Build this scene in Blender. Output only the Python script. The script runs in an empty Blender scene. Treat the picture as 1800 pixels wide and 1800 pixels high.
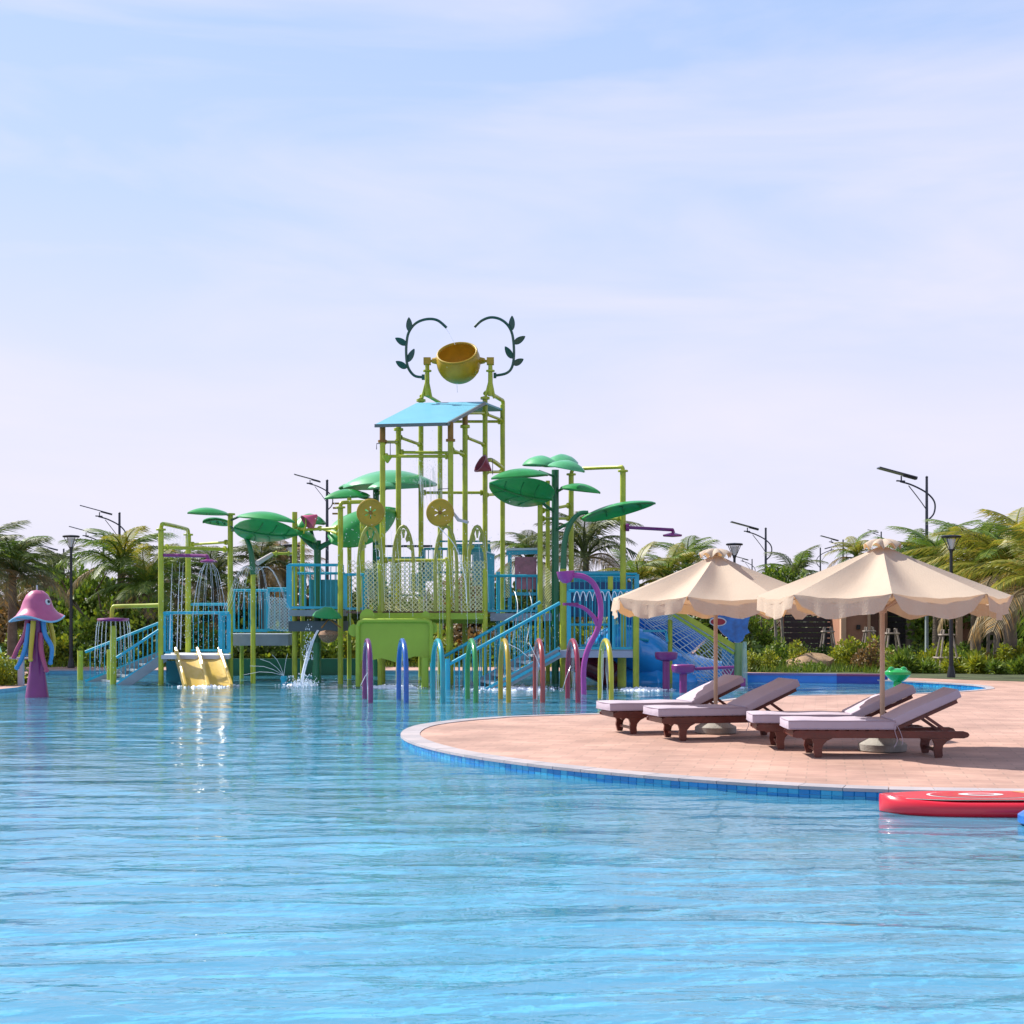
import bpy, math, random
from mathutils import Vector, Matrix
R = math.radians; PI = math.pi
S = bpy.context.scene; C = S.collection
rnd = random.Random(7)
# ------------------------------------------------------------------ camera
FPX = 2600.0; HZ = 1080.0; CZ = 1.8
cam = bpy.data.cameras.new('camera'); co = bpy.data.objects.new('camera', cam); C.objects.link(co)
cam.sensor_width = 36; cam.lens = 36*FPX/1800; cam.shift_y = 0.1; cam.clip_end = 8000; cam.clip_start = .1
co.location = (0, 0, CZ); co.rotation_euler = (R(90), 0, 0); S.camera = co
# ------------------------------------------------------------------ sky and sun
SUN_AZ = -58   # degrees from the view direction, negative to the left
SUN_EL = 46
w = bpy.data.worlds.new('World'); S.world = w; w.use_nodes = True
nt = w.node_tree; nt.nodes.clear(); N = nt.nodes.new; L = nt.links.new
wo = N('ShaderNodeOutputWorld'); bg = N('ShaderNodeBackground'); L(bg.outputs[0], wo.inputs[0]); bg.inputs[1].default_value = .098
sky = N('ShaderNodeTexSky'); sky.sky_type = 'NISHITA'; sky.sun_disc = False
sky.sun_elevation = R(SUN_EL); sky.sun_rotation = R(SUN_AZ); sky.air_density = 1.0; sky.dust_density = 1.2; sky.ozone_density = 1.6
tc = N('ShaderNodeTexCoord'); sx = N('ShaderNodeSeparateXYZ'); L(tc.outputs['Generated'], sx.inputs[0])
def wmath(op, a, b=None, clamp=False):
    m = N('ShaderNodeMath'); m.operation = op; m.use_clamp = clamp
    for i, v in enumerate((a, b)):
        if v is None: continue
        if isinstance(v, (int, float)): m.inputs[i].default_value = v
        else: L(v, m.inputs[i])
    return m.outputs[0]
zc = wmath('MAXIMUM', sx.outputs[2], 0.0)
# haze veil thick at the horizon, thin overhead
hz = N('ShaderNodeValToRGB'); L(zc, hz.inputs[0])
e = hz.color_ramp.elements; e[0].position = 0; e[0].color = (.93,)*3+(1,); e[1].position = 1; e[1].color = (.0,)*3+(1,)
for p, v in ((.10, .92), (.22, .84), (.34, .74), (.5, .62), (.7, .32)):
    q = hz.color_ramp.elements.new(p); q.color = (v, v, v, 1)
# wispy cirrus
mp = N('ShaderNodeMapping'); mp.inputs['Scale'].default_value = (1.6, 1.6, 7.0); mp.inputs['Rotation'].default_value = (R(8), R(14), 0); L(tc.outputs['Generated'], mp.inputs[0])
nz = N('ShaderNodeTexNoise'); nz.inputs['Scale'].default_value = 2.1; nz.inputs['Detail'].default_value = 9; nz.inputs['Roughness'].default_value = .52; nz.inputs['Distortion'].default_value = .5; L(mp.outputs[0], nz.inputs[0])
cr = N('ShaderNodeValToRGB'); cr.color_ramp.elements[0].position = .40; cr.color_ramp.elements[1].position = .70; L(nz.outputs[0], cr.inputs[0])
cl = wmath('MULTIPLY', cr.outputs[0], .55)
mixf = hz.outputs[0]
ccol = N('ShaderNodeValToRGB'); L(zc, ccol.inputs[0])
e = ccol.color_ramp.elements; e[0].position = 0; e[0].color = (.80, .775, .90, 1); e[1].position = .55; e[1].color = (.40, .62, 1.02, 1)
q = ccol.color_ramp.elements.new(.14); q.color = (.74, .745, .96, 1)
q = ccol.color_ramp.elements.new(.27); q.color = (.56, .68, 1.02, 1)
sc = N('ShaderNodeMixRGB'); sc.blend_type = 'MULTIPLY'; sc.inputs[0].default_value = 1; L(ccol.outputs[0], sc.inputs[1]); sc.inputs[2].default_value = (7.3, 7.3, 7.3, 1)
mx = N('ShaderNodeMixRGB'); L(mixf, mx.inputs[0]); L(sky.outputs[0], mx.inputs[1]); L(sc.outputs[0], mx.inputs[2]); mc = N('ShaderNodeMixRGB'); L(cl, mc.inputs[0]); L(mx.outputs[0], mc.inputs[1]); mc.inputs[2].default_value = (6.3, 5.95, 6.9, 1); L(mc.outputs[0], bg.inputs[0])
sl = bpy.data.lights.new('sun', 'SUN'); so = bpy.data.objects.new('sun', sl); C.objects.link(so)
sl.energy = 5.0; sl.angle = R(.5); sl.color = (1, .945, .87)
az = R(SUN_AZ); el = R(SUN_EL)
todir = Vector((math.sin(az)*math.cos(el), math.cos(az)*math.cos(el), math.sin(el)))
so.rotation_euler = todir.to_track_quat('Z', 'Y').to_euler()
S.view_settings.view_transform = 'Standard'; S.view_settings.look = 'None'; S.view_settings.exposure = 0.62; S.view_settings.gamma = 1
S.view_settings.use_curve_mapping = False
S.render.engine = 'CYCLES'
S.cycles.transparent_max_bounces = 16; S.cycles.max_bounces = 8

# ------------------------------------------------------------------ helpers
def P(px, py, Y): return Vector(((px-900)*Y/FPX, Y, CZ-(py-HZ)*Y/FPX))
def G(px, py, z=.15):
    Y = FPX*(CZ-z)/(py-HZ); return Vector(((px-900)*Y/FPX, Y, z))
def X(px, Y): return (px-900)*Y/FPX
def Z(py, Y): return CZ-(py-HZ)*Y/FPX
MATS = {}
def mat(name, col, rough=.5, var=0, vscale=3, bump=0, bscale=30, island=0, spec=.5, coat=0, trans=0, alpha=None, metal=0, island_hue=None, transcol=None):
    if name in MATS: return MATS[name]
    if not name.startswith(('foliage', 'frond', 'water', 'foam')): col = tuple(c*.76 for c in col)
    m = bpy.data.materials.new(name); m.use_nodes = True; n = m.node_tree; b = n.nodes['Principled BSDF']; lk = n.links.new
    b.inputs['Base Color'].default_value = (*col, 1); b.inputs['Roughness'].default_value = rough
    b.inputs['Specular IOR Level'].default_value = spec; b.inputs['Coat Weight'].default_value = coat; b.inputs['Metallic'].default_value = metal
    if coat: b.inputs['Coat Roughness'].default_value = .08
    src = None
    if var or bump:
        t = n.nodes.new('ShaderNodeTexCoord')
    if var:
        z = n.nodes.new('ShaderNodeTexNoise'); z.inputs['Scale'].default_value = vscale; z.inputs['Detail'].default_value = 6; z.inputs['Roughness'].default_value = .6; lk(t.outputs['Object'], z.inputs[0])
        r = n.nodes.new('ShaderNodeMapRange'); r.inputs[1].default_value = .3; r.inputs[2].default_value = .7; r.inputs[3].default_value = 1-var; r.inputs[4].default_value = 1+var*.6; lk(z.outputs[0], r.inputs[0])
        x = n.nodes.new('ShaderNodeMixRGB'); x.blend_type = 'MULTIPLY'; x.inputs[0].default_value = 1; x.inputs[1].default_value = (*col, 1); lk(r.outputs[0], x.inputs[2]); src = x.outputs[0]
    if island:
        g = n.nodes.new('ShaderNodeNewGeometry'); rr = n.nodes.new('ShaderNodeValToRGB')
        c2 = island_hue or (col[0]*1.9, col[1]*1.35, col[2]*.6)
        rr.color_ramp.elements[0].color = (col[0]*(1-island), col[1]*(1-island), col[2]*(1-island), 1); rr.color_ramp.elements[1].color = (*c2, 1)
        q = rr.color_ramp.elements.new(.55); q.color = (*col, 1)
        lk(g.outputs['Random Per Island'], rr.inputs[0])
        if src:
            x2 = n.nodes.new('ShaderNodeMixRGB'); x2.blend_type = 'MULTIPLY'; x2.inputs[0].default_value = 1; lk(rr.outputs[0], x2.inputs[1]); lk(r.outputs[0], x2.inputs[2]); src = x2.outputs[0]
        else: src = rr.outputs[0]
    if src: lk(src, b.inputs['Base Color'])
    if bump:
        z2 = n.nodes.new('ShaderNodeTexNoise'); z2.inputs['Scale'].default_value = bscale; z2.inputs['Detail'].default_value = 5; lk(t.outputs['Object'], z2.inputs[0])
        bp = n.nodes.new('ShaderNodeBump'); bp.inputs['Strength'].default_value = bump; bp.inputs['Distance'].default_value = .02; lk(z2.outputs[0], bp.inputs['Height']); lk(bp.outputs[0], b.inputs['Normal'])
    if trans:
        o = n.nodes['Material Output']; tr = n.nodes.new('ShaderNodeBsdfTranslucent'); ms = n.nodes.new('ShaderNodeMixShader'); ms.inputs[0].default_value = trans
        if transcol: tr.inputs[0].default_value = (*transcol, 1)
        elif src: lk(src, tr.inputs[0])
        else: tr.inputs[0].default_value = (*col, 1)
        lk(b.outputs[0], ms.inputs[1]); lk(tr.outputs[0], ms.inputs[2]); lk(ms.outputs[0], o.inputs[0])
    if alpha is not None: b.inputs['Alpha'].default_value = alpha
    MATS[name] = m; return m
LIME = mat('lime_paint', (.54, .60, .035), .42, .32, 2.2, coat=.15)
LIMED = mat('lime_panel', (.40, .58, .04), .45, .08, 2)
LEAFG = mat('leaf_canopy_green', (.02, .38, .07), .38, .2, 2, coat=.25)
LEAFU = mat('leaf_vein_green', (.012, .22, .05), .4)
TRUNKG = mat('trunk_green', (.004, .17, .06), .35, coat=.2)
TEAL = mat('teal_paint', (.01, .50, .70), .35, .14, 2, coat=.3)
TEALD = mat('teal_dark', (.02, .34, .42), .4, .15, 2)
ROOFB = mat('roof_blue', (.16, .52, .68), .45, .06, 1.5)
GOLD = mat('gold_paint', (.56, .36, .006), .4, .22, 3, coat=.1)
GOLDI = mat('gold_inside', (.66, .38, .02), .5, .2, 3)
RUST = mat('orange_brown', (.34, .16, .01), .45, .2, 4)
VINE = mat('vine_green', (.006, .09, .06), .35, .1, 4, coat=.3)
PURP = mat('purple_paint', (.26, .015, .2), .35, .1, 3, coat=.4)
MAG = mat('magenta_paint', (.45, .05, .36), .35, .1, 3, coat=.4)
PINK = mat('pink_paint', (.75, .10, .24), .4, .1, 3, coat=.3)
GREY = mat('platform_grey', (.30, .36, .40), .6, .2, 2)
WHITE = mat('white_tread', (.70, .72, .76), .5, .12, 3)
YELL = mat('slide_yellow', (.86, .58, .11), .22, .08, 1.5, coat=.6)
ROPE = mat('net_rope', (.88, .86, .46), .8)
ROPEB = mat('net_rope_pale', (.85, .95, 1.0), .8)
WOOD = mat('red_wood', (.135, .024, .014), .4, .35, 6, .2, 40, coat=.25)
CUSH = mat('cushion', (.55, .475, .57), .9, .05, 5, .5, 9)
PIPE = mat('cushion_piping', (.40, .33, .42), .9)
CANV = mat('canvas', (.73, .60, .47), .9, .05, 3, .25, 60, trans=.2, transcol=(.75, .42, .15))
POLEW = mat('umbrella_pole', (.60, .42, .29), .5, .1, 5)
CONC = mat('concrete', (.42, .40, .36), .85, .25, 6, .4, 50)
BLACK = mat('lamp_black', (.018, .018, .025), .4)
DGREY = mat('lamp_grey', (.07, .075, .10), .45, metal=.3)
LGLASS = mat('lamp_glass', (.7, .72, .72), .2)
PANELM = mat('solar_cell', (.03, .035, .06), .2)
BARK = mat('bark', (.21, .16, .12), .9, .4, 5, .6, 20)
BARKL = mat('pale_bark', (.36, .30, .24), .9, .4, 8, .5, 20)
STAKE = mat('stake_wood', (.40, .33, .27), .85, .3, 8)
FOL = [mat('foliage_dark', (.065, .12, .022), .6, island=.5, trans=.3), mat('foliage_mid', (.13, .22, .025), .55, island=.45, trans=.35),
       mat('foliage_yellow', (.24, .30, .025), .55, island=.4, trans=.35), mat('foliage_rust', (.20, .14, .06), .65, island=.4, trans=.25)]
FROND = [mat('frond_green', (.13, .23, .03), .5, island=.45, trans=.35), mat('frond_yellow', (.27, .29, .03), .5, island=.35, trans=.4, island_hue=(.50, .36, .05)),
         mat('frond_dark', (.10, .14, .045), .55, island=.45, trans=.3), mat('frond_dry', (.28, .22, .12), .7, island=.3, trans=.25)]
def sprayfoam():
    m = mat('water_stream', (.90, .94, 1.0), .12, alpha=.55); return m
STREAM = sprayfoam()
FOAM = mat('foam', (.88, .93, 1), .5, alpha=.8)

class MB:
    def __init__(s): s.v = []; s.f = []; s.m = []
    def add(s, vs, fs, mi=0):
        o = len(s.v); s.v += [Vector(a) for a in vs]; s.f += [[i+o for i in q] for q in fs]; s.m += [mi]*len(fs); return s
    def box(s, c, sz, rz=0, mi=0):
        c = Vector(c); a, b, d = [q/2 for q in sz]; ca, sa = math.cos(rz), math.sin(rz); vs = []
        for z in (-d, d):
            for x, y in ((-a, -b), (a, -b), (a, b), (-a, b)): vs.append(c+Vector((x*ca-y*sa, x*sa+y*ca, z)))
        return s.add(vs, [(0, 3, 2, 1), (4, 5, 6, 7), (0, 1, 5, 4), (1, 2, 6, 5), (2, 3, 7, 6), (3, 0, 4, 7)], mi)
    def bar(s, a, b, wd, ht, up=(0, 0, 1), mi=0):
        a = Vector(a); b = Vector(b); d = (b-a).normalized(); up = Vector(up); sd = d.cross(up)
        if sd.length < 1e-4: sd = Vector((1, 0, 0))
        sd.normalize(); u = sd.cross(d); vs = []
        for p in (a, b):
            for x, y in ((-1, -1), (1, -1), (1, 1), (-1, 1)): vs.append(p+sd*(x*wd/2)+u*(y*ht/2))
        return s.add(vs, [(0, 1, 2, 3), (4, 7, 6, 5), (0, 4, 5, 1), (1, 5, 6, 2), (2, 6, 7, 3), (3, 7, 4, 0)], mi)
    def tube(s, pts, r, n=8, mi=0, caps=True):
        pts = [Vector(p) for p in pts]; rs = r if isinstance(r, (list, tuple)) else [r]*len(pts); vs = []; fs = []
        d0 = (pts[1]-pts[0]).normalized(); u = d0.orthogonal().normalized()
        for i, p in enumerate(pts):
            d = (pts[min(i+1, len(pts)-1)]-pts[max(i-1, 0)]).normalized()
            u = (u-d*u.dot(d)); u = u.normalized() if u.length > 1e-5 else d.orthogonal().normalized()
            v = d.cross(u)
            for k in range(n): a = 2*PI*k/n; vs.append(p+(u*math.cos(a)+v*math.sin(a))*rs[i])
        for i in range(len(pts)-1):
            for k in range(n): k2 = (k+1) % n; fs.append((i*n+k, i*n+k2, (i+1)*n+k2, (i+1)*n+k))
        if caps: fs.append(tuple(range(n-1, -1, -1))); fs.append(tuple(range((len(pts)-1)*n, len(pts)*n)))
        return s.add(vs, fs, mi)
    def lathe(s, prof, c, n=24, mi=0, axis=(0, 0, 1), f=None, caps=True):
        c = Vector(c); q = Vector((0, 0, 1)).rotation_difference(Vector(axis)); vs = []; fs = []
        for (r, z) in prof:
            for k in range(n):
                a = 2*PI*k/n; rr, zz = (f(r, z, a) if f else (r, z)); vs.append(c+q @ Vector((rr*math.cos(a), rr*math.sin(a), zz)))
        for i in range(len(prof)-1):
            for k in range(n): k2 = (k+1) % n; fs.append((i*n+k, i*n+k2, (i+1)*n+k2, (i+1)*n+k))
        if caps and prof[0][0] > 1e-4: fs.append(tuple(range(n-1, -1, -1)))
        if caps and prof[-1][0] > 1e-4: fs.append(tuple(range((len(prof)-1)*n, len(prof)*n)))
        return s.add(vs, fs, mi)
    def prism(s, out, o, ux, uy, dv, mi=0):
        o = Vector(o); ux = Vector(ux); uy = Vector(uy); dv = Vector(dv); n = len(out)
        a = [o+ux*x+uy*y for x, y in out]; b = [p+dv for p in a]
        fs = [tuple(range(n)), tuple(range(2*n-1, n-1, -1))]+[(i, i+n, (i+1) % n+n, (i+1) % n) for i in range(n)]
        return s.add(a+b, fs, mi)
    def mesh(s, name, mats, smooth=True, org=None):
        me = bpy.data.meshes.new(name); vs = [v-org for v in s.v] if org is not None else s.v
        me.from_pydata([tuple(v) for v in vs], [], s.f)
        for m in (mats if isinstance(mats, (list, tuple)) else [mats]): me.materials.append(m)
        if any(s.m): me.polygons.foreach_set('material_index', s.m)
        if smooth:
            me.polygons.foreach_set('use_smooth', [True]*len(s.f)); me.set_sharp_from_angle(angle=R(38))
        me.update(); return me
ORG = {}
def tag(o, label=None, cat=None, group=None, kind=None):
    if label: o['label'] = label
    if cat: o['category'] = cat
    if group: o['group'] = group
    if kind: o['kind'] = kind
    return o
def thing(name, label, cat, loc=(0, 0, 0), group=None, rz=0):
    o = bpy.data.objects.new(name, None); C.objects.link(o); o.empty_display_size = .2
    o.location = loc; o.rotation_euler = (0, 0, rz); ORG[o.name] = Vector(loc); tag(o, label, cat, group); return o
def part(name, mb, m, parent=None, label=None, smooth=True, kind=None, local=False):
    """mesh object; geometry given in world coordinates (or local ones) and hung under its parent"""
    org = ORG[parent.name] if parent and not local else Vector((0, 0, 0))
    me = mb.mesh(name, m, smooth, org); o = bpy.data.objects.new(name, me); C.objects.link(o)
    if parent: o.parent = parent
    ORG[o.name] = org
    if label: o['label'] = label
    if kind: o['kind'] = kind
    return o
def single(name, mb, m, label, cat, base, group=None, smooth=True):
    me = mb.mesh(name, m, smooth, Vector(base)); o = bpy.data.objects.new(name, me); C.objects.link(o); o.location = base
    ORG[o.name] = Vector(base); return tag(o, label, cat, group)
def put(name, me, loc, parent, rot=None, scale=None, world=True):
    o = bpy.data.objects.new(name, me); C.objects.link(o); o.parent = parent
    o.location = Vector(loc)-(ORG[parent.name] if world else Vector((0, 0, 0)))
    if rot is not None: o.rotation_euler = rot
    if scale is not None: o.scale = scale
    return o
def dup(root, loc=None, rz=None, label=None, group=None, scale=None):
    kids = {}
    def cp(o, par):
        c = o.copy(); C.objects.link(c)
        if par: c.parent = par
        for ch in KIDS(o): cp(ch, c)
        return c
    r = cp(root, None)
    if loc is not None: r.location = loc
    if rz is not None: r.rotation_euler = (0, 0, rz)
    if scale: r.scale = (scale,)*3
    if label: r['label'] = label
    if group: r['group'] = group
    return r
def KIDS(o): return [c for c in list(C.objects) if c.parent == o]
def structure(name, mb, m, smooth=False, parent=None):
    me = mb.mesh(name, m, smooth); o = bpy.data.objects.new(name, me); C.objects.link(o); o['kind'] = 'structure'; ORG[o.name] = Vector((0, 0, 0))
    if parent: o.parent = parent
    return o
def arc(a, b, c, n=8):
    """quadratic curve"""
    a, b, c = Vector(a), Vector(b), Vector(c); return [a*(1-t)**2+b*2*t*(1-t)+c*t*t for t in [i/n for i in range(n+1)]]
def smoothpts(pts, k=5):
    pts = [Vector(p) for p in pts]; out = []
    for i in range(len(pts)-1):
        p0 = pts[max(i-1, 0)]; p1 = pts[i]; p2 = pts[i+1]; p3 = pts[min(i+2, len(pts)-1)]
        for j in range(k):
            t = j/k; out.append(.5*((2*p1)+(-p0+p2)*t+(2*p0-5*p1+4*p2-p3)*t*t+(-p0+3*p1-3*p2+p3)*t**3))
    out.append(pts[-1]); return out

# ------------------------------------------------------------------ ground, deck, pool
def brick_mat(name, c1, c2, mortar, scale, bw, bh, rot=0, bump=.3, rough=.85):
    c1, c2, mortar = [tuple(c*.76 for c in q) for q in (c1, c2, mortar)]
    m = bpy.data.materials.new(name); m.use_nodes = True; n = m.node_tree; b = n.nodes['Principled BSDF']; lk = n.links.new
    t = n.nodes.new('ShaderNodeTexCoord'); mpp = n.nodes.new('ShaderNodeMapping'); mpp.inputs['Rotation'].default_value = (0, 0, rot); lk(t.outputs['Object'], mpp.inputs[0])
    br = n.nodes.new('ShaderNodeTexBrick'); lk(mpp.outputs[0], br.inputs[0])
    br.inputs['Color1'].default_value = (*c1, 1); br.inputs['Color2'].default_value = (*c2, 1); br.inputs['Mortar'].default_value = (*mortar, 1)
    br.inputs['Scale'].default_value = scale; br.inputs['Brick Width'].default_value = bw; br.inputs['Row Height'].default_value = bh; br.inputs['Mortar Size'].default_value = .008; br.inputs['Bias'].default_value = -.1
    z = n.nodes.new('ShaderNodeTexNoise'); z.inputs['Scale'].default_value = .9; z.inputs['Detail'].default_value = 8; z.inputs['Roughness'].default_value = .65; lk(t.outputs['Object'], z.inputs[0])
    r = n.nodes.new('ShaderNodeMapRange'); r.inputs[1].default_value = .3; r.inputs[2].default_value = .7; r.inputs[3].default_value = .70; r.inputs[4].default_value = 1.22; lk(z.outputs[0], r.inputs[0])
    x = n.nodes.new('ShaderNodeMixRGB'); x.blend_type = 'MULTIPLY'; x.inputs[0].default_value = 1; lk(br.outputs[0], x.inputs[1]); lk(r.outputs[0], x.inputs[2]); lk(x.outputs[0], b.inputs['Base Color'])
    bp = n.nodes.new('ShaderNodeBump'); bp.inputs['Strength'].default_value = bump; bp.inputs['Distance'].default_value = .01; bp.invert = True; lk(br.outputs['Fac'], bp.inputs['Height']); lk(bp.outputs[0], b.inputs['Normal'])
    b.inputs['Roughness'].default_value = rough; return m
PAVE = brick_mat('deck_pavers', (.59, .36, .28), (.50, .295, .232), (.43, .28, .22), 1, .4, .2, R(12))
TILE = brick_mat('pool_floor_tile', (.205, .77, 1.04), (.16, .68, .98), (.31, .84, 1.06), 1, .3, .3, R(4), 0, .4)
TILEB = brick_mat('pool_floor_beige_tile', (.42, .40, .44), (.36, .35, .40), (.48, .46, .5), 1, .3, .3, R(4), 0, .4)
SOIL = mat('soil_grass', (.07, .09, .03), .95, .5, 1.2, .5, 8)
COPE = mat('coping', (.56, .54, .52), .7, .15, 4, .2, 40)
def poly_slab(pts, z0, z1, m, name, side_m=None):
    mb = MB(); n = len(pts); mb.add([(x, y, z1) for x, y in pts], [tuple(range(n))])
    mb.add([(x, y, z0) for x, y in pts]+[(x, y, z1) for x, y in pts], [(i, (i+1) % n, n+(i+1) % n, n+i) for i in range(n)], 1 if side_m else 0)
    return structure(name, mb, [m, side_m] if side_m else m)
BLUET = mat('pool_side_tile', (.16, .52, .72), .3, .15, 9)
front_px = [(1800, 1393), (1700, 1391.5), (1600, 1389.5), (1500, 1386.5), (1400, 1382), (1300, 1376), (1200, 1369), (1100, 1360.5), (1000, 1351), (900, 1339), (830, 1329), (770, 1317), (730, 1306), (711, 1297), (707, 1291)]
rear_px = [(711, 1285), (722, 1279), (745, 1273), (790, 1267), (850, 1262), (920, 1258.5), (1000, 1256), (1080, 1253), (1150, 1248), (1220, 1239), (1290, 1228), (1360, 1223.5), (1450, 1221.5), (1560, 1220), (1640, 1218), (1700, 1214.5), (1730, 1211.5), (1738, 1209.5)]
inner_px = [(1728, 1206), (1700, 1203), (1650, 1200), (1600, 1197.5), (1500, 1193.5), (1400, 1190.5), (1310, 1187.5), (1200, 1184), (1000, 1180), (700, 1178.5), (400, 1178), (80, 1178)]
W = lambda l: [tuple(G(a, b)[:2]) for a, b in l]
fr = [(16, 12.1), (11, 12.75), (8, 13.1), (6.2, 13.35)]+W(front_px); rear = W(rear_px); inner = W(inner_px)
edge = [v.to_2d() for v in smoothpts([Vector((x, y, 0)) for x, y in fr+rear+inner], 3)]
deck_poly = [tuple(v) for v in edge]+[(-22, 43.4), (-22, 47.5), (26, 47.5), (26, 12)]
deck = poly_slab(deck_poly, -1.25, .146, PAVE, 'pool_deck', BLUET)
left_poly = [(-22, 30.5), tuple(G(-120, 1216)[:2]), tuple(G(0, 1210.5)[:2]), tuple(G(30, 1207.5)[:2]), tuple(G(46, 1204)[:2]), tuple(G(52, 1197)[:2]), tuple(G(62, 1188)[:2]), tuple(G(78, 1181)[:2]), (-13.6, 43.35), (-22, 43.35)]
poly_slab(left_poly, -1.2, .142, PAVE, 'side_deck', BLUET)
# coping stones along the water's edge
def offset(poly, d):
    out = []
    for i in range(len(poly)):
        a = Vector(poly[max(i-1, 0)]); b = Vector(poly[min(i+1, len(poly)-1)]); t = (b-a).normalized(); out.append(Vector(poly[i])+Vector((-t.y, t.x))*d)
    return out
def resample(pl, step):
    out = [Vector(pl[0])]; acc = 0
    for a, b in zip(pl[:-1], pl[1:]):
        a = Vector(a); b = Vector(b); l = (b-a).length; p = step-acc
        while p <= l: out.append(a+(b-a)*(p/l)); p += step
        acc = (acc+l) % step if l+acc >= step else acc+l
    return out
near = resample([tuple(v) for v in edge], .42)
inn = offset(near, -.24)      # towards the land
_o1 = offset(near, -.13)
for _i in range(len(near)):
    if near[_i].y > 23.6: inn[_i] = _o1[_i]
near_out = offset(near, .025)
CAP = 300; rest = MB()
cm = [mat('coping_a', (.50, .45, .47), .7, .12, 4, .2, 40), mat('coping_b', (.45, .41, .43), .7, .12, 4, .2, 40), mat('coping_c', (.53, .47, .48), .7, .12, 4, .2, 40)]
for i in range(len(near)-1):
    a, b, c, d = near_out[i], near_out[i+1], inn[i+1], inn[i]; g = .004
    ab = (b-a).normalized()*g; dc = (c-d).normalized()*g
    q = [a+ab, b-ab, c-dc, d+dc]; z1 = .156+rnd.uniform(0, .003)
    vs = [(p.x, p.y, z) for z in (.127, z1) for p in q]; fs = [(0, 1, 2, 3)[::-1], (4, 5, 6, 7), (0, 1, 5, 4), (1, 2, 6, 5), (2, 3, 7, 6), (3, 0, 4, 7)]
    if i < 130: part('coping_stone', MB().add(vs, fs), cm[rnd.randrange(3)], deck, smooth=False)
    else: rest.add(vs, fs)
part('coping_stone', rest, cm[0], deck, smooth=False, kind='stuff')
# mosaic tile band under the coping
tb = MB(); tpts = resample([tuple(v) for v in edge], .105); to = offset(tpts, .008)
tp = min(len(tpts)-1, 420)
for i in range(tp):
    a, b = to[i], to[i+1]; d = (b-a)*.06
    for z0, z1 in ((.0, .075), (.078, .124)):
        q0 = a+d; q1 = b-d; i0 = tpts[i]; i1 = tpts[i+1]
        tb.add([(q0.x, q0.y, z0), (q1.x, q1.y, z0), (q1.x, q1.y, z1), (q0.x, q0.y, z1), (i0.x, i0.y, z0), (i1.x, i1.y, z0), (i1.x, i1.y, z1), (i0.x, i0.y, z1)], [(0, 1, 2, 3), (3, 2, 6, 7), (0, 3, 7, 4), (1, 5, 6, 2)], rnd.randrange(4))
part('tile_band', tb, [mat('tile_a', (.01, .24, .60), .2), mat('tile_b', (.02, .34, .66), .2), mat('tile_c', (.04, .42, .72), .2), mat('tile_d', (.01, .28, .68), .2)], deck, smooth=False, kind='stuff')
# pool floor
fl = MB(); prof = [(-6, -.36), (14, -.34), (20, -.28), (27, -.13), (46, -.10)]
for (y0, z0), (y1, z1) in zip(prof[:-1], prof[1:]): fl.add([(-24, y0, z0), (26, y0, z0), (26, y1, z1), (-24, y1, z1)], [(0, 1, 2, 3)])
structure('pool_floor', fl, TILE)
def floor_z(y):
    for (y0, z0), (y1, z1) in zip(prof[:-1], prof[1:]):
        if y <= y1: return z0+(z1-z0)*(y-y0)/(y1-y0)
    return -.10
def floor_pt(px, py):
    z = -.3
    for _ in range(12): Y = FPX*(CZ-z)/(py-HZ); z = floor_z(Y)
    return Vector(((px-900)*Y/FPX, Y))
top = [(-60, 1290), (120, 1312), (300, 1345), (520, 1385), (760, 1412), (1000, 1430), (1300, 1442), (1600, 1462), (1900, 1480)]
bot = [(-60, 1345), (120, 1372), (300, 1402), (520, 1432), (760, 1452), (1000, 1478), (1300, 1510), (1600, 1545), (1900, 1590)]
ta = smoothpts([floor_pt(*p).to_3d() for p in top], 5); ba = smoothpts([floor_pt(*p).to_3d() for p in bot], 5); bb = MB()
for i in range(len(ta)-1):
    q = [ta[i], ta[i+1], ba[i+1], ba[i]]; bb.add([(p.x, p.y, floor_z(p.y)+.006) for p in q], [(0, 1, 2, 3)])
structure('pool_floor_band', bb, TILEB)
# ground to the horizon, with the pool basin left open
gm = MB(); zz = .10
for x0, x1, y0, y1 in ((-4000, 4000, 46, 5000), (-4000, -21.5, -6, 46), (25.5, 4000, -6, 46), (-4000, 4000, -900, -6)): gm.add([(x0, y0, zz), (x1, y0, zz), (x1, y1, zz), (x0, y1, zz)], [(0, 1, 2, 3)])
structure('ground', gm, SOIL)
# water
wm = bpy.data.materials.new('pool_water'); wm.use_nodes = True; n = wm.node_tree; n.nodes.clear(); lk = n.links.new; nn = n.nodes.new
out = nn('ShaderNodeOutputMaterial'); t = nn('ShaderNodeTexCoord')
def noise(scale, sxy, detail, rough, dist=0, off=0):
    m_ = nn('ShaderNodeMapping'); m_.inputs['Scale'].default_value = (sxy[0], sxy[1], 1); m_.inputs['Location'].default_value = (off, off, 0); m_.inputs['Rotation'].default_value = (0, 0, R(off*3)); lk(t.outputs['Object'], m_.inputs[0])
    z = nn('ShaderNodeTexNoise'); z.inputs['Scale'].default_value = scale; z.inputs['Detail'].default_value = detail; z.inputs['Roughness'].default_value = rough; z.inputs['Distortion'].default_value = dist; lk(m_.outputs[0], z.inputs[0]); return z.outputs[0]
def mth(op, a, b):
    m_ = nn('ShaderNodeMath'); m_.operation = op
    for i, v in enumerate((a, b)):
        if isinstance(v, (int, float)): m_.inputs[i].default_value = v
        else: lk(v, m_.inputs[i])
    return m_.outputs[0]
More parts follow.
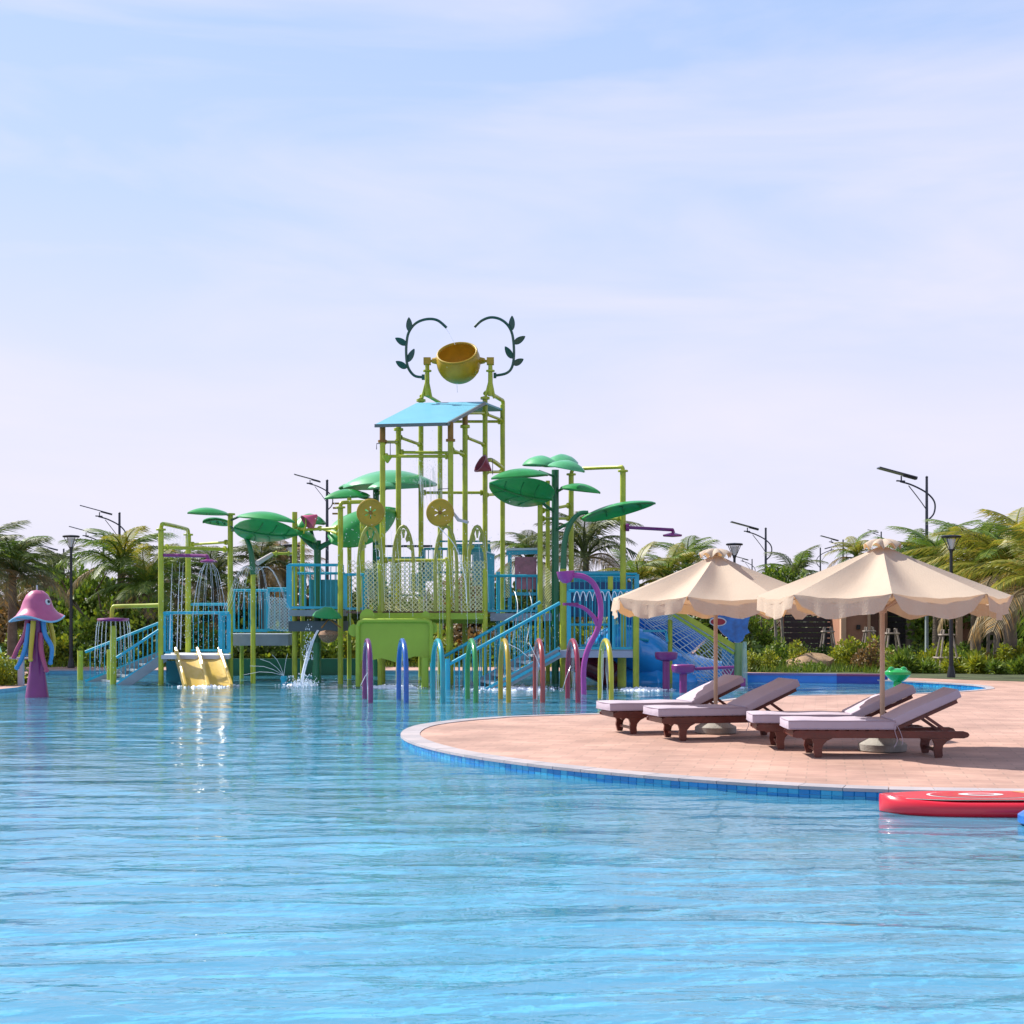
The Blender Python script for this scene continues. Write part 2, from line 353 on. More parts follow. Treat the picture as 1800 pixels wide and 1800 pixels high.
h = mth('ADD', mth('MULTIPLY', noise(.8, (.5, 1.5), 2, .45, .4, 2), .8), mth('MULTIPLY', noise(4.2, (.6, 1.3), 2.5, .5, .8, -3), .2))
h = mth('ADD', h, mth('MULTIPLY', noise(13, (.7, 1.2), 2, .5, .6, 5), .045))
bp = nn('ShaderNodeBump'); bp.inputs['Strength'].default_value = 1; bp.inputs['Distance'].default_value = .055; lk(h, bp.inputs['Height'])
fz = nn('ShaderNodeFresnel'); fz.inputs[0].default_value = 1.46; lk(bp.outputs[0], fz.inputs[1])
gl = nn('ShaderNodeBsdfGlossy'); gl.inputs['Roughness'].default_value = .03; lk(bp.outputs[0], gl.inputs['Normal'])
tr = nn('ShaderNodeBsdfTransparent'); tr.inputs[0].default_value = (.74, .95, 1, 1)
df = nn('ShaderNodeBsdfDiffuse'); df.inputs[0].default_value = (.17, .62, .89, 1); lk(bp.outputs[0], df.inputs['Normal'])
m1 = nn('ShaderNodeMixShader'); m1.inputs[0].default_value = .34; lk(tr.outputs[0], m1.inputs[1]); lk(df.outputs[0], m1.inputs[2])
m2 = nn('ShaderNodeMixShader'); lk(fz.outputs[0], m2.inputs[0]); lk(m1.outputs[0], m2.inputs[1]); lk(gl.outputs[0], m2.inputs[2]); lk(m2.outputs[0], out.inputs[0])
from mathutils import noise as NZ
ys = [-5.9, -2, 1, 3, 4.5, 5.2]
while ys[-1] < 45.8: ys.append(ys[-1]+max(.035, ys[-1]**2*.00045))
ys[-1] = 45.8; nx = 380; xs = [-21.8+47.6*i/nx for i in range(nx+1)]; wv = []
def wave(x, y):
    if y < 2: return 0
    a = NZ.noise(Vector((x*.42+y*.06, y*1.15, 0)))*.013+NZ.noise(Vector((x*.95+3-y*.12, y*2.7, 7)))*.0055
    b = 1-abs(NZ.noise(Vector((x*.6-y*.1, y*1.9+5, 3))))*2
    return (a+max(0, b)**4*.014)*(.55+.45*NZ.noise(Vector((x*.12, y*.2, 1)))+.3)
for y in ys: wv += [(x, y, .045+wave(x, y)) for x in xs]
wf = [(j*(nx+1)+i, j*(nx+1)+i+1, (j+1)*(nx+1)+i+1, (j+1)*(nx+1)+i) for j in range(len(ys)-1) for i in range(nx)]
me = bpy.data.meshes.new('pool_water'); me.from_pydata(wv, [], wf); me.materials.append(wm); me.polygons.foreach_set('use_smooth', [True]*len(wf)); me.update()
o = bpy.data.objects.new('pool_water', me); C.objects.link(o); o['kind'] = 'structure'

# ------------------------------------------------------------------ umbrellas and loungers
def make_umbrella(x, y, phi0, label):
    t = thing('parasol', label, 'parasol', (x, y, .15), 'parasols over the sun loungers')
    Rr = 1.5; zr = 1.88; zt = 2.46; npan = 8; m = 12; rad = 9
    def rim(tt):   # 0..1 inside a panel
        s = math.sin(PI*tt); return s
    mb = MB(); ncol = npan*m; vs = []; fs = []
    def pt(k, u, dn=0):
        a = phi0+2*PI*k/ncol; tt = (k % m)/m; s = rim(tt)
        chord = 1-(1-math.cos(PI/npan))*s*.9
        r = .07+(Rr*chord-.07)*u
        z = zt+(zr-zt)*(u**.93)-.11*s*math.sin(PI*min(1, u*.82))-.05*s*u-.004*math.sin(k*1.7+u*4)*u
        return Vector((r*math.sin(a), -r*math.cos(a), z-dn))
    for i in range(rad+1):
        for k in range(ncol): vs.append(pt(k, i/rad))
    for i in range(rad):
        for k in range(ncol): k2 = (k+1) % ncol; fs.append((i*ncol+k, i*ncol+k2, (i+1)*ncol+k2, (i+1)*ncol+k))
    mb.add(vs, fs); cv = part('canopy', mb, CANV, t, local=True)
    v = MB()
    for p in range(npan):
        vs = []; fs = []; rows = 5
        for i in range(rows+1):
            for q in range(m+1):
                k = p*m+q; a = phi0+2*PI*k/ncol; tt = q/m; s = math.sin(PI*tt)
                s0 = rim(tt); chord = 1-(1-math.cos(PI/npan))*s0*.9; r = Rr*chord
                z0 = zr-.05*s0-.004*math.sin((k % ncol)*1.7+4)
                Lh = .25*(s**.3) if s > 0 else 0
                rr = r+.03*i/rows*math.sin(q*2.1+p)-.02*i/rows+.004*i
                vs.append((rr*math.sin(a), -rr*math.cos(a), z0-Lh*i/rows*(.9+.1*math.sin(p*2.3+q))))
        for i in range(rows):
            for q in range(m): b0 = i*(m+1)+q; fs.append((b0, b0+1, b0+m+2, b0+m+1))
        v.add(vs, fs)
    part('valance', v, CANV, t, local=True)
    # gathered vent cap
    c = MB(); vs = []; fs = []; nc = 64
    for i, (r, z, wv) in enumerate(((.01, .12, 0), (.08, .115, .01), (.16, .075, .03), (.20, .015, .06), (.21, -.01, .075))):
        for k in range(nc):
            a = 2*PI*k/nc+phi0; f = abs(math.sin(a*4-phi0*4)); vs.append(((r+.02*f*(i > 2))*math.sin(a), -(r+.02*f*(i > 2))*math.cos(a), zt+z+wv*f-.02))
    for i in range(4):
        for k in range(nc): k2 = (k+1) % nc; fs.append((i*nc+k, i*nc+k2, (i+1)*nc+k2, (i+1)*nc+k))
    c.add(vs, fs); part('vent_cap', c, CANV, t, local=True)
    for p in range(npan):
        a = phi0+2*PI*p/npan; d = Vector((math.sin(a), -math.cos(a), 0))
        part('rib', MB().bar(Vector((0, 0, zt-.05))+d*.04, Vector((0, 0, zr-.035))+d*(Rr-.02), .02, .026), POLEW, t, local=True, smooth=False)
        part('strut', MB().bar(Vector((0, 0, 1.72))+d*.04, Vector((0, 0, zr+.24))+d*.78, .014, .02), POLEW, t, local=True, smooth=False)
    part('pole', MB().tube([(0, 0, .1), (0, 0, zt+.06)], .029, 12), POLEW, t, local=True)
    part('hub', MB().lathe([(.03, 1.66), (.055, 1.68), (.055, 1.76), (.03, 1.78)], (0, 0, 0), 12), POLEW, t, local=True)
    b = MB().lathe([(.275, 0), (.29, .012), (.29, .085), (.27, .10), (.12, .17), (.06, .185), (.045, .26), (.03, .26)], (0, 0, 0), 16)
    part('base', b, CONC, t, local=True)
    return t
make_umbrella(X(1551, 17.9), 17.9, R(-10), 'cream canvas parasol nearest the camera, over the two right-hand loungers')
make_umbrella(X(1258, 20.6), 20.6, R(-22), 'cream canvas parasol farther back, over the two left-hand loungers')

def rounded_box(mb, x0, x1, y0, y1, z0, z1, r=.013, tf=None, nx=8):
    """soft cushion: cross-section rounded rectangle swept along x, ends tucked in"""
    sec = []
    for cx, cy, a0 in ((y1-r, z1-r, 0), (y0+r, z1-r, 90), (y0+r, z0+r, 180), (y1-r, z0+r, 270)):
        for k in range(4): a = R(a0+k*30); sec.append((cx+r*math.cos(a), cy+r*math.sin(a)))
    cyy = (y0+y1)/2; czz = (z0+z1)/2; xs = [(x0, r), (x0+r*.3, r*.3), (x0+r, 0)]+[(x0+r+(x1-x0-2*r)*i/nx, 0) for i in range(1, nx)]+[(x1-r, 0), (x1-r*.3, r*.3), (x1, r)]
    vs = []; fs = []; ns = len(sec)
    for x, ins in xs:
        for (yy, zz_) in sec:
            yy2 = yy-ins*(1 if yy > cyy else -1); z2 = zz_-ins*(1 if zz_ > czz else -1)+(.006*math.sin(x*9) if zz_ > czz else 0); p = Vector((x, yy2, z2)); vs.append(tf(p) if tf else p)
    for i in range(len(xs)-1):
        for k in range(ns): k2 = (k+1) % ns; fs.append((i*ns+k, i*ns+k2, (i+1)*ns+k2, (i+1)*ns+k))
    fs.append(tuple(range(ns))[::-1]); fs.append(tuple(range((len(xs)-1)*ns, len(xs)*ns))); mb.add(vs, fs)
def make_lounger(label):
    t = thing('sun_lounger', label, 'sun lounger', (0, 0, 0), 'sun loungers on the paved deck'); Wd = .64
    leg = [(-.12, .22), (-.07, .205), (-.05, .15), (-.06, .09), (-.045, .03), (-.04, 0), (.03, 0), (.04, .03), (.035, .09), (.045, .14), (.09, .19), (.15, .22)]
    for y in (0, Wd-.035):
        rail = [(.02, .235), (.02, .27), (.06, .305), (1.98, .305), (2.03, .29), (2.05, .262), (2.03, .235), (1.98, .222), (.2, .222), (.15, .2), (.12, .222), (.07, .222)]
        part('side_rail', MB().prism(rail, (0, y, 0), (1, 0, 0), (0, 0, 1), (0, .035, 0)), WOOD, t, local=True, smooth=False)
        for x in (.32, 1.70):
            part('leg', MB().prism([(a*1.05, b) for a, b in leg], (x, y-.004, 0), (1, 0, 0), (0, 0, 1), (0, .043, 0)), WOOD, t, local=True)
    for x in (.32, 1.70): part('stretcher', MB().box((x, Wd/2, .075), (.035, Wd-.08, .035)), WOOD, t, local=True, smooth=False)
    part('end_rail', MB().box((.045, Wd/2, .265), (.03, Wd-.075, .07)), WOOD, t, local=True, smooth=False)
    for k in range(10): part('slat', MB().box((.13+k*.115, Wd/2, .312), (.07, Wd-.02, .012)), WOOD, t, local=True, smooth=False)
    a = R(24.5); px, pz = 1.2, .30
    tf = lambda p: Vector((px+(p.x-px)*math.cos(a)-(p.z-pz)*math.sin(a), p.y, pz+(p.x-px)*math.sin(a)+(p.z-pz)*math.cos(a)))
    fr_ = MB()
    for y in (.05, Wd-.08): fr_.add([tf(Vector((x, yy, z))) for z in (.295, .335) for x, yy in ((1.2, y), (2.0, y), (2.0, y+.03), (1.2, y+.03))], [(0, 3, 2, 1), (4, 5, 6, 7), (0, 1, 5, 4), (1, 2, 6, 5), (2, 3, 7, 6), (3, 0, 4, 7)])
    for k in range(6):
        x = 1.24+k*.14; fr_.add([tf(Vector((xx, yy, z))) for z in (.336, .346) for xx, yy in ((x, .04), (x+.07, .04), (x+.07, Wd-.04), (x, Wd-.04))], [(0, 3, 2, 1), (4, 5, 6, 7), (0, 1, 5, 4), (1, 2, 6, 5), (2, 3, 7, 6), (3, 0, 4, 7)])
    part('backrest', fr_, WOOD, t, local=True, smooth=False)
    for y in (.045, Wd-.06):
        part('backrest_prop', MB().bar(tf(Vector((1.6, y, .30))), Vector((1.86, y, .26)), .02, .035), WOOD, t, local=True, smooth=False)
    m1_ = MB(); rounded_box(m1_, -.03, 1.215, .0, Wd, .318, .428)
    mt = part('mattress', m1_, CUSH, t, local=True)
    m2_ = MB(); rounded_box(m2_, 1.225, 2.06, 0, Wd, .346, .448, .013, tf); part('back_cushion', m2_, CUSH, t, local=True)
    s_ = MB()
    for dx, dz in ((0, -.30), (.06, -.27)): s_.tube(smoothpts([(1.2, -.005, .40), (1.19+dx, -.02, .3), (1.22+dx, -.015, .2), (1.18+dx*1.5, -.02, .42+dz)], 4), .004, 5)
    pc = MB(); y0_, y1_ = -.002, Wd+.002
    pc.tube([(1.2, y0_, .42), (-.028, y0_, .42), (-.034, Wd/2, .42), (-.028, y1_, .42), (1.2, y1_, .42)], .006, 5, caps=False).tube([(1.2, y0_, .326), (-.028, y0_, .326), (-.034, Wd/2, .326), (-.028, y1_, .326)], .006, 5, caps=False)
    part('piping', pc, PIPE, mt, local=True)
    part('tie_string', s_, CUSH, t, local=True)
    return t
LG = [(3.22, 17.08, -1.5, 'sun lounger nearest the camera, its frame end sticking out at right'),
      (2.97, 18.10, -2.5, 'sun lounger directly behind the nearest one, its pale cushion top in full sun'),
      (1.93, 19.24, 13, 'second sun lounger from the left, in front of the rear parasol pole'),
      (1.375, 20.35, 14, 'leftmost sun lounger, farthest from the camera, beside the water')]
l0 = make_lounger(LG[0][3])
for i, (x, y, a, lb) in enumerate(LG):
    o = l0 if i == 0 else dup(l0)
    o.location = (x, y, .15); o.rotation_euler = (0, 0, R(a)); o['label'] = lb

# ------------------------------------------------------------------ paddle board
def paddle_board():
    base = Vector((X(1543, 13.2), 13.14, .02)); t = thing('paddle_board', 'red inflatable paddle board with white lines and orange patch, floating by the deck', 'paddle board', base)
    Lb = 3.1; hw = .40; T = .155; RED = mat('board_red', (.82, .012, .035), .3, .06, 3, coat=.4); TOPR = mat('board_top_red', (.72, .045, .06), .55, .06, 3); WH = mat('board_white', (.85, .8, .8), .5); ORG_ = mat('board_orange', (.9, .34, .12), .5)
    def half(x):
        u = min(1, max(0, x/.62)); a = math.sqrt(max(0, 1-(1-u)**2)); v = min(1, max(0, (Lb-x)/.5)); return hw*a*(math.sqrt(max(0, 1-(1-v)**2*.6)))
    xs = [0.001, .02, .06, .12, .2, .3, .42, .56, .7, 1, 1.5, 2, 2.5, 2.8, 2.95, 3.05, 3.099]
    vs = []; fs = []; K = 16
    for x in xs:
        hh = max(.02, half(x)); lift = .035*max(0, 1-x/.8)**2
        for k in range(K):
            a = 2*PI*k/K; cx = math.cos(a); sz = math.sin(a); e_ = hh-T/2 if hh > T/2 else 0
            yy = (e_ if cx > 0 else -e_)+min(hh, T/2)*cx if abs(cx) > 1e-6 else 0
            vs.append(base+Vector((x, yy, T/2+T/2*max(-1, min(1, sz*1.0))+lift)))
    for i in range(len(xs)-1):
        for k in range(K): k2 = (k+1) % K; fs.append((i*K+k, i*K+k2, (i+1)*K+k2, (i+1)*K+k))
    fs.append(tuple(range(K))[::-1]); fs.append(tuple(range((len(xs)-1)*K, len(xs)*K)))
    part('hull', MB().add(vs, fs), RED, t)
    def sheet(outl, z, m, nm):
        n_ = len(outl); part(nm, MB().add([base+Vector((x, y, T+z)) for x, y in outl], [tuple(range(n_))]), m, t, smooth=False)
    ins = lambda x, d: max(0, half(x)-d)
    xx = [.12+i*.06 for i in range(47)]
    sheet([(x, -ins(x, .07)) for x in xx]+[(x, ins(x, .07)) for x in xx[::-1]], .004+.012, WH, 'white_line')
    sheet([(x+.02, -ins(x, .085)) for x in xx]+[(x+.02, ins(x, .085)) for x in xx[::-1]], .019, TOPR, 'deck_pad')
    def ell(cx, cy, a, b): return [(cx+a*math.cos(2*PI*k/36), cy+b*math.sin(2*PI*k/36)) for k in range(36)]
    sheet(ell(.92, 0, .50, .26), .022, WH, 'ring'); sheet(ell(.92, 0, .47, .24), .025, RED, 'ring_field'); sheet(ell(.9, .0, .2, .10), .028, WH, 'emblem'); sheet(ell(.9, .0, .12, .045), .031, TOPR, 'emblem_centre')
    sheet([(1.25, .28), (1.36, .1), (1.42, -.05), (1.38, -.2), (1.6, -.28), (2.4, -.28), (2.4, .28)], .022, ORG_, 'orange_patch')
    sheet([(1.50, .12), (1.46, 0), (1.52, -.12), (1.6, -.15), (1.6, .15)], .025, WH, 'white_patch')
paddle_board()
# corner of a blue inflatable board, just entering the picture
bb_ = MB().lathe([(.001, 0), (.2, .01), (.26, .05), (.26, .11), (.2, .15), (.001, .16)], (X(1800, 12.3)+.22, 12.3, .02), 24)
single('inflatable_ring', bb_, mat('inflatable_blue', (.02, .18, .6), .3, coat=.4), 'bright blue inflatable peeking in at the right edge, before the red board', 'inflatable', (X(1800, 12.3)+.22, 12.3, 0))

# ------------------------------------------------------------------ play structure helpers
def post(par, px, Y, ytop, ybot=None, r=.068, m=LIME, flange=False, name='post', label=None):
    zt = Z(ytop, Y); zb = -.36 if ybot is None else Z(ybot, Y); mb = MB().tube([(X(px, Y), Y, zb), (X(px, Y), Y, zt)], r, 12)
    if flange: mb.lathe([(r+.05, zt-.05), (r+.055, zt-.045), (r+.055, zt-.01), (r+.05, zt-.005)], (X(px, Y), Y, 0), 14)
    return part(name, mb, m, par, label)
def beam(par, a, b, r=.045, m=LIME, name='beam', collar=True):
    a = Vector(a); b = Vector(b); d = (b-a).normalized(); mb = MB().tube([a, b], r, 10)
    if collar:
        for p, s in ((a, 1), (b, -1)):
            mb.tube([p+d*s*.09, p+d*s*.13], r*2.0, 10)
    return part(name, mb, m, par)
BAL = {}
def balmesh(hh, r=.011, m=TEAL):
    k = (round(hh, 3), r, m.name)
    if k not in BAL: BAL[k] = MB().tube([(0, 0, 0), (0, 0, hh)], r, 6).mesh('baluster', m)
    return BAL[k]
def railing(par, a, b, hh, m=TEAL, gap=.13, endw=.10, tr=.036, label=None, lo=.06):
    a = Vector(a); b = Vector(b); up = Vector((0, 0, 1)); mb = MB()
    mb.tube([a+up*hh, b+up*hh], tr, 8); mb.bar(a+up*lo, b+up*lo, .04, .06)
    if endw:
        dh = Vector((b.x-a.x, b.y-a.y, 0)).normalized()
        for p in (a, b): mb.bar(p+up*lo, p+up*hh, .03, endw, dh)
    o = part('railing', mb, m, par, label, smooth=False)
    nb = max(2, int((b-a).length/gap)); me = balmesh(hh-lo, .012, m)
    for i in range(1, nb): p = a+(b-a)*(i/nb)+up*lo; put('baluster', me, p, o)
    return o
def slab(par, pts, z, th=.12, m=GREY, name='deck_slab'):
    n_ = len(pts); mb = MB().add([(x, y, z) for x, y in pts]+[(x, y, z-th) for x, y in pts], [tuple(range(n_)), tuple(range(2*n_-1, n_-1, -1))]+[(i, i+n_, (i+1) % n_+n_, (i+1) % n_) for i in range(n_)])
    return part(name, mb, m, par, smooth=False)
def net(par, c00, c10, c11, c01, nu, nv, r=.009, m=ROPE, sag=.12, diag=True, name='net'):
    """rope net over a bilinear patch"""
    c00, c10, c11, c01 = map(Vector, (c00, c10, c11, c01)); mb = MB()
    nrm = (c10-c00).cross(c01-c00).normalized()
    def S_(u, v): return c00*(1-u)*(1-v)+c10*u*(1-v)+c11*u*v+c01*(1-u)*v+nrm*(sag*math.sin(PI*u)*math.sin(PI*v))+Vector((0, 0, -sag*.5*math.sin(PI*u)))*(.3+.7*v)
    lines = []
    if diag:
        tot = nu+nv
        for k in range(-nv, nu+1):
            for sgn in (1, -1):
                pts = []
                for j in range(nv+1):
                    i = k+j if sgn > 0 else k+nv-j
                    if 0 <= i <= nu: pts.append(S_(i/nu, j/nv))
                if len(pts) > 1: lines.append(pts)
    else:
        for i in range(nu+1): lines.append([S_(i/nu, j/8) for j in range(9)])
        for j in range(nv+1): lines.append([S_(i/8, j/nv) for i in range(9)])
    for l in lines: mb.tube(l, r, 4, caps=False)
    for e0, e1 in ((c00, c10), (c01, c11), (c00, c01), (c10, c11)): pass
    return part(name, mb, m, par)
def leaf(par, base, tip, wd, camber=.22, droop=.1, m=LEAFG, th=.025, side=None, nm='leaf_shade', veins=True, tilt=0):
    """pointed, domed fibreglass leaf with thickness; base/tip world points"""
    base = Vector(base); tip = Vector(tip); d = tip-base; Ln = d.length; d.normalize()
    sd = Vector(side) if side else d.cross(Vector((0, 0, 1))); sd = (sd-d*sd.dot(d)).normalized(); up = sd.cross(d)
    if up.z < 0: up = -up
    if tilt: q = Matrix.Rotation(tilt, 3, d); sd = q @ sd; up = q @ up
    nu, nv = 18, 10; top = []; bot = []
    for i in range(nu+1):
        u = i/nu; wv = wd/2*(math.sin(PI*u**.85)**.62)*(1-.12*u) if 0 < u < 1 else .01
        for j in range(nv+1):
            v = -1+2*j/nv; hgt = camber*Ln*(math.sin(PI*min(1, u*.96+.02))**.8)*(1-v*v*.92)-droop*Ln*(u*u)+.015*math.cos(v*PI*3)*wv
            p = base+d*(Ln*u)+sd*(wv*v)+up*hgt; top.append(p); bot.append(p-up*th)
    n1 = len(top); fs = []; q_ = nv+1
    for i in range(nu):
        for j in range(nv):
            a = i*q_+j; fs.append((a, a+1, a+q_+1, a+q_)); fs.append((n1+a, n1+a+q_, n1+a+q_+1, n1+a+1))
    for i in range(nu):
        a = i*q_; fs.append((a, a+q_, n1+a+q_, n1+a)); a = i*q_+nv; fs.append((a, n1+a, n1+a+q_, a+q_))
    for j in range(nv): fs.append((j, n1+j, n1+j+1, j+1)); a = nu*q_+j; fs.append((a, a+1, n1+a+1, n1+a))
    o = part(nm, MB().add(top+bot, fs), m, par)
    if veins:
        mb = MB(); mid = [bot[i*q_+nv//2]-up*.012 for i in range(nu+1)]; mb.tube(mid, .022, 6)
        for i in (5, 9, 13):
            for s in (0, nv): mb.tube([mid[i], (mid[min(nu, i+1)]+bot[(i+2)*q_+(2 if s == 0 else nv-2)])/2-up*.02, bot[(i+2)*q_+(1 if s == 0 else nv-1)]-up*.015], .012, 5)
        part('vein', mb, LEAFU, o)
    return o
def stream(par, pts, r=.012, k=4):
    return smoothpts(pts, k), r

# ------------------------------------------------------------------ left staircase and slide platform
Yp = 37.6
t = thing('staircase', 'teal-railed grey staircase rising from the water to the yellow slide platform', 'staircase', (X(205, Yp), Yp, 0))
zpl = Z(1150, Yp)       # slide platform level
for nm, px, Yy, ty in (('newel_post', 141, 39.4, 1144), ('newel_post', 193, 38.2, 1142)): post(t, px, Yy, ty, r=.075, name=nm)
def stair(par, a0, a1, b0, b1, n_, rise_lo, m=WHITE, tread_m=TEAL, th=.05):
    """treads between two stringer lines a (front) and b (rear); a0/b0 low ends, a1/b1 high ends"""
    a0, a1, b0, b1 = map(Vector, (a0, a1, b0, b1))
    for k in range(n_):
        f = (k+.5)/n_; p = a0.lerp(a1, f); q = b0.lerp(b1, f); run = (a1-a0)/n_; run.z = 0
        vs = []
        for z in (-th, 0):
            for r_ in (p-run*.55, p+run*.55, q+run*.55, q-run*.55): vs.append(r_+Vector((0, 0, z)))
        part('tread', MB().add(vs, [(0, 3, 2, 1), (4, 5, 6, 7), (0, 1, 5, 4), (1, 2, 6, 5), (2, 3, 7, 6), (3, 0, 4, 7)]), m, par, smooth=False)
    for p, q in ((a0, a1), (b0, b1)):
        part('stringer', MB().bar(p, q, .05, .22), GREY, par, smooth=False)
fa0 = P(222, 1196, 36.9); fa0.z = -.05; fa1 = P(288, 1160, 36.9); fb0 = fa0+Vector((-.45, 1.5, 0)); fb1 = fa1+Vector((-.3, 1.5, 0))
fa0 = Vector((X(205, 36.9), 36.9, -.1)); fa1 = Vector((X(290, 36.9), 36.9, zpl-.05))
fb0 = Vector((X(150, 38.6), 38.6, -.1)); fb1 = Vector((X(285, 38.6), 38.6, zpl-.05))
stair(t, fa0, fa1, fb0, fb1, 6, 0, GREY)
railing(t, fa0+Vector((0, 0, .1)), fa1+Vector((0, 0, .05)), .72, endw=0)
railing(t, fb0+Vector((0, 0, .1)), fb1+Vector((0, 0, .05)), .82, endw=0)

t = thing('slide_platform', 'lime-posted platform above the yellow slide with teal railings and overhead pipe loop', 'play platform', (X(345, Yp), Yp, 0))
Yf, Yr = 36.9, 39.2
post(t, 283, Yf, 929, flange=True); post(t, 331, Yr, 938, flange=True, r=.072); post(t, 405, 38.0, 902, flange=True)
part('overhead_pipe', MB().tube(smoothpts([P(283, 932, Yf), P(284, 924, Yf), P(290, 921, Yf), P(324, 929, Yr-.3), P(330, 932, Yr), P(331, 940, Yr)], 4), .05, 10), LIME, t)
beam(t, P(286, 962, Yf), P(402, 966, 38)); beam(t, P(334, 957, Yr), P(402, 953, 38.1), .035)
slab(t, [(X(285, Yf), Yf-.1), (X(404, Yf), Yf-.1), (X(410, Yr), Yr), (X(290, Yr), Yr)], zpl, .1, WHITE)
part('apron', MB().box((X(345, Yr), Yr-.6, (zpl-.1)/2-.1), (1.3, .08, zpl-.1)), TEALD, t, smooth=False)
railing(t, (X(331, Yr), Yr, zpl), (X(402, Yr), Yr, zpl), 1.28, label='rear railing')
railing(t, (X(288, Yf), Yf, zpl), (X(300, Yf), Yf, zpl), 1.02, gap=.2)
railing(t, (X(388, Yf), Yf, zpl), (X(402, Yf), Yf, zpl), 1.02, gap=.2)
part('top_rail', MB().tube([(X(284, Yf), Yf, zpl+1.05), (X(403, Yf), Yf, zpl+1.05)], .035, 8), TEAL, t)
sh = MB().tube(smoothpts([P(288, 976, Yf), P(352, 977, Yf-.4), P(364, 978, Yf-.5), P(366, 985, Yf-.5)], 4), .045, 8)
ar = part('shower_arm', sh, PURP, t)
part('shower_head', MB().lathe([(.02, .06), (.08, .04), (.21, 0), (.21, -.03), (.001, -.05)], P(367, 986, Yf-.5), 20), PURP, ar)
# low shower disc on its own bent pipe
t = thing('shower_disc', 'purple spray disc hanging from a bent lime pipe left of the slide platform', 'water feature', (X(199, 37.2), 37.2, 0))
post(t, 199, 37.2, 1100, r=.08)
part('pipe', MB().tube(smoothpts([P(197, 1092, 37.2), P(197, 1076, 37.2), P(199, 1068, 37.2), P(206, 1066, 37.2), P(250, 1065, 37.1), P(280, 1064, 37)], 4), .055, 10), LIME, t)
part('disc', MB().lathe([(.03, .05), (.38, .03), (.4, 0), (.38, -.04), (.001, -.04)], P(199, 1089, 37.2), 24), PURP, t)
# yellow double slide
Ys = 36.7; t = thing('water_slide', 'wet yellow double-lane slide dropping into the pool', 'slide', (X(365, Ys), 36, 0))
sp = []
for u in [i/10 for i in range(11)]:
    z = zpl+.03+(-.02-zpl)*(u**1.15) if u > 0 else zpl+.03
    sp.append((u, z, 37.0-1.25*u))
def slx(l, u, y): return X((309+76*l)+(17+5*l)*u, y)
bed = MB(); vs = []; fs = []
for u, z, y in sp:
    for l in [i/16 for i in range(17)]: vs.append((slx(l, u, y), y, z-.05*math.sin(PI*((l*2) % 1))))
for i in range(10):
    for j in range(16): a = i*17+j; fs.append((a, a+1, a+18, a+17))
bed.add(vs, fs); part('slide_bed', bed, YELL, t)
for l in (0, .5, 1):
    mb = MB(); vs = []; fs = []
    for u, z, y in sp:
        x = slx(l, u, y)
        for dx, dz in ((-.035, -.14), (-.035, .15), (0, .17), (.035, .15), (.035, -.14)): vs.append((x+dx, y, z+dz*(1-.35*u)))
    for i in range(10):
        for j in range(4): a = i*5+j; fs.append((a, a+1, a+6, a+5))
    fs.append((0, 1, 2, 3, 4)); fs.append((54, 53, 52, 51, 50)); part('side_wall', mb.add(vs, fs), YELL, t)

# ------------------------------------------------------------------ net bridge platform and upper platform
t = thing('net_bridge', 'grey bridge with teal railings and white rope net between slide platform and upper platform', 'play platform', (X(455, 39), 39, 0))
Yb = 39.3; zb = Z(1114, Yb)
slab(t, [(X(404, 39), Yb-.8), (X(512, 39), Yb-.8), (X(516, 40.6), 40.6), (X(408, 40.6), 40.6)], zb, .3)
railing(t, (X(410, Yb-.7), Yb-.7, zb+.02), (X(470, Yb-.7), Yb-.7, zb+.02), 1.12)
railing(t, (X(410, 40.5), 40.5, zb+.02), (X(510, 40.5), 40.5, zb+.02), 1.15)
beam(t, P(470, 1035, Yb-.7), P(510, 1035, Yb-.7), .035, TEAL, 'top_rail', False)
net(t, P(473, 1048, Yb-.75), P(510, 1052, Yb-.75), P(511, 1110, Yb-.75), P(470, 1104, Yb-.75), 7, 10, .010, ROPEB, .05)
post(t, 445, 37.4, 1008, r=.062)
post(t, 425, 40.5, 1110, r=.055)
part('green_apron', MB().box((X(500, 42.6), 42.6, .15), (5.2, .15, .75)), mat('green_wall', (.005, .12, .05), .4, .15, 2), t, smooth=False)
beam(t, P(478, 973, 38.6), P(515, 973, 38.6), .035)
part('water_cannon', MB().tube([P(452, 990, 38), P(478, 974, 38.4)], [.07, .05], 10), mat('cannon_white', (.7, .66, .66), .4), t)

t = thing('upper_platform', 'high grey platform with tall teal railing left of the climbing tower', 'play platform', (X(555, 38.5), 38.5, 0))
Yu = 37.6; zu = Z(1072, Yu)
slab(t, [(X(508, Yu), Yu), (X(604, Yu), Yu), (X(612, 40.3), 40.3), (X(520, 40.3), 40.3)], zu, .16)
part('under_frame', MB().box((X(560, 38.6), 38.7, zu-.42), (1.35, 1.7, .26)), mat('dark_frame', (.10, .14, .16), .6, .2), t, smooth=False)
railing(t, (X(508, Yu), Yu, zu), (X(600, Yu), Yu, zu), 1.14, endw=.13)
railing(t, (X(512, 40.2), 40.2, zu), (X(606, 40.2), 40.2, zu), 1.0)
railing(t, (X(508, Yu), Yu, zu), (X(513, 40.2), 40.2, zu), 1.14, endw=0)
part('railing_panel', MB().box((X(575, 38.9), 38.9, zu+.45), (.95, .03, .7)), TEALD, t, smooth=False)
post(t, 518, 38.2, 900); post(t, 532, 40.4, 915, r=.06); post(t, 598.5, 37.3, 890, flange=True); post(t, 614, 40.2, 875, r=.06)
beam(t, P(520, 932, 38.2), P(598, 928, 37.4), .04); beam(t, P(560, 928, 38.8), P(598, 939, 37.4), .035)
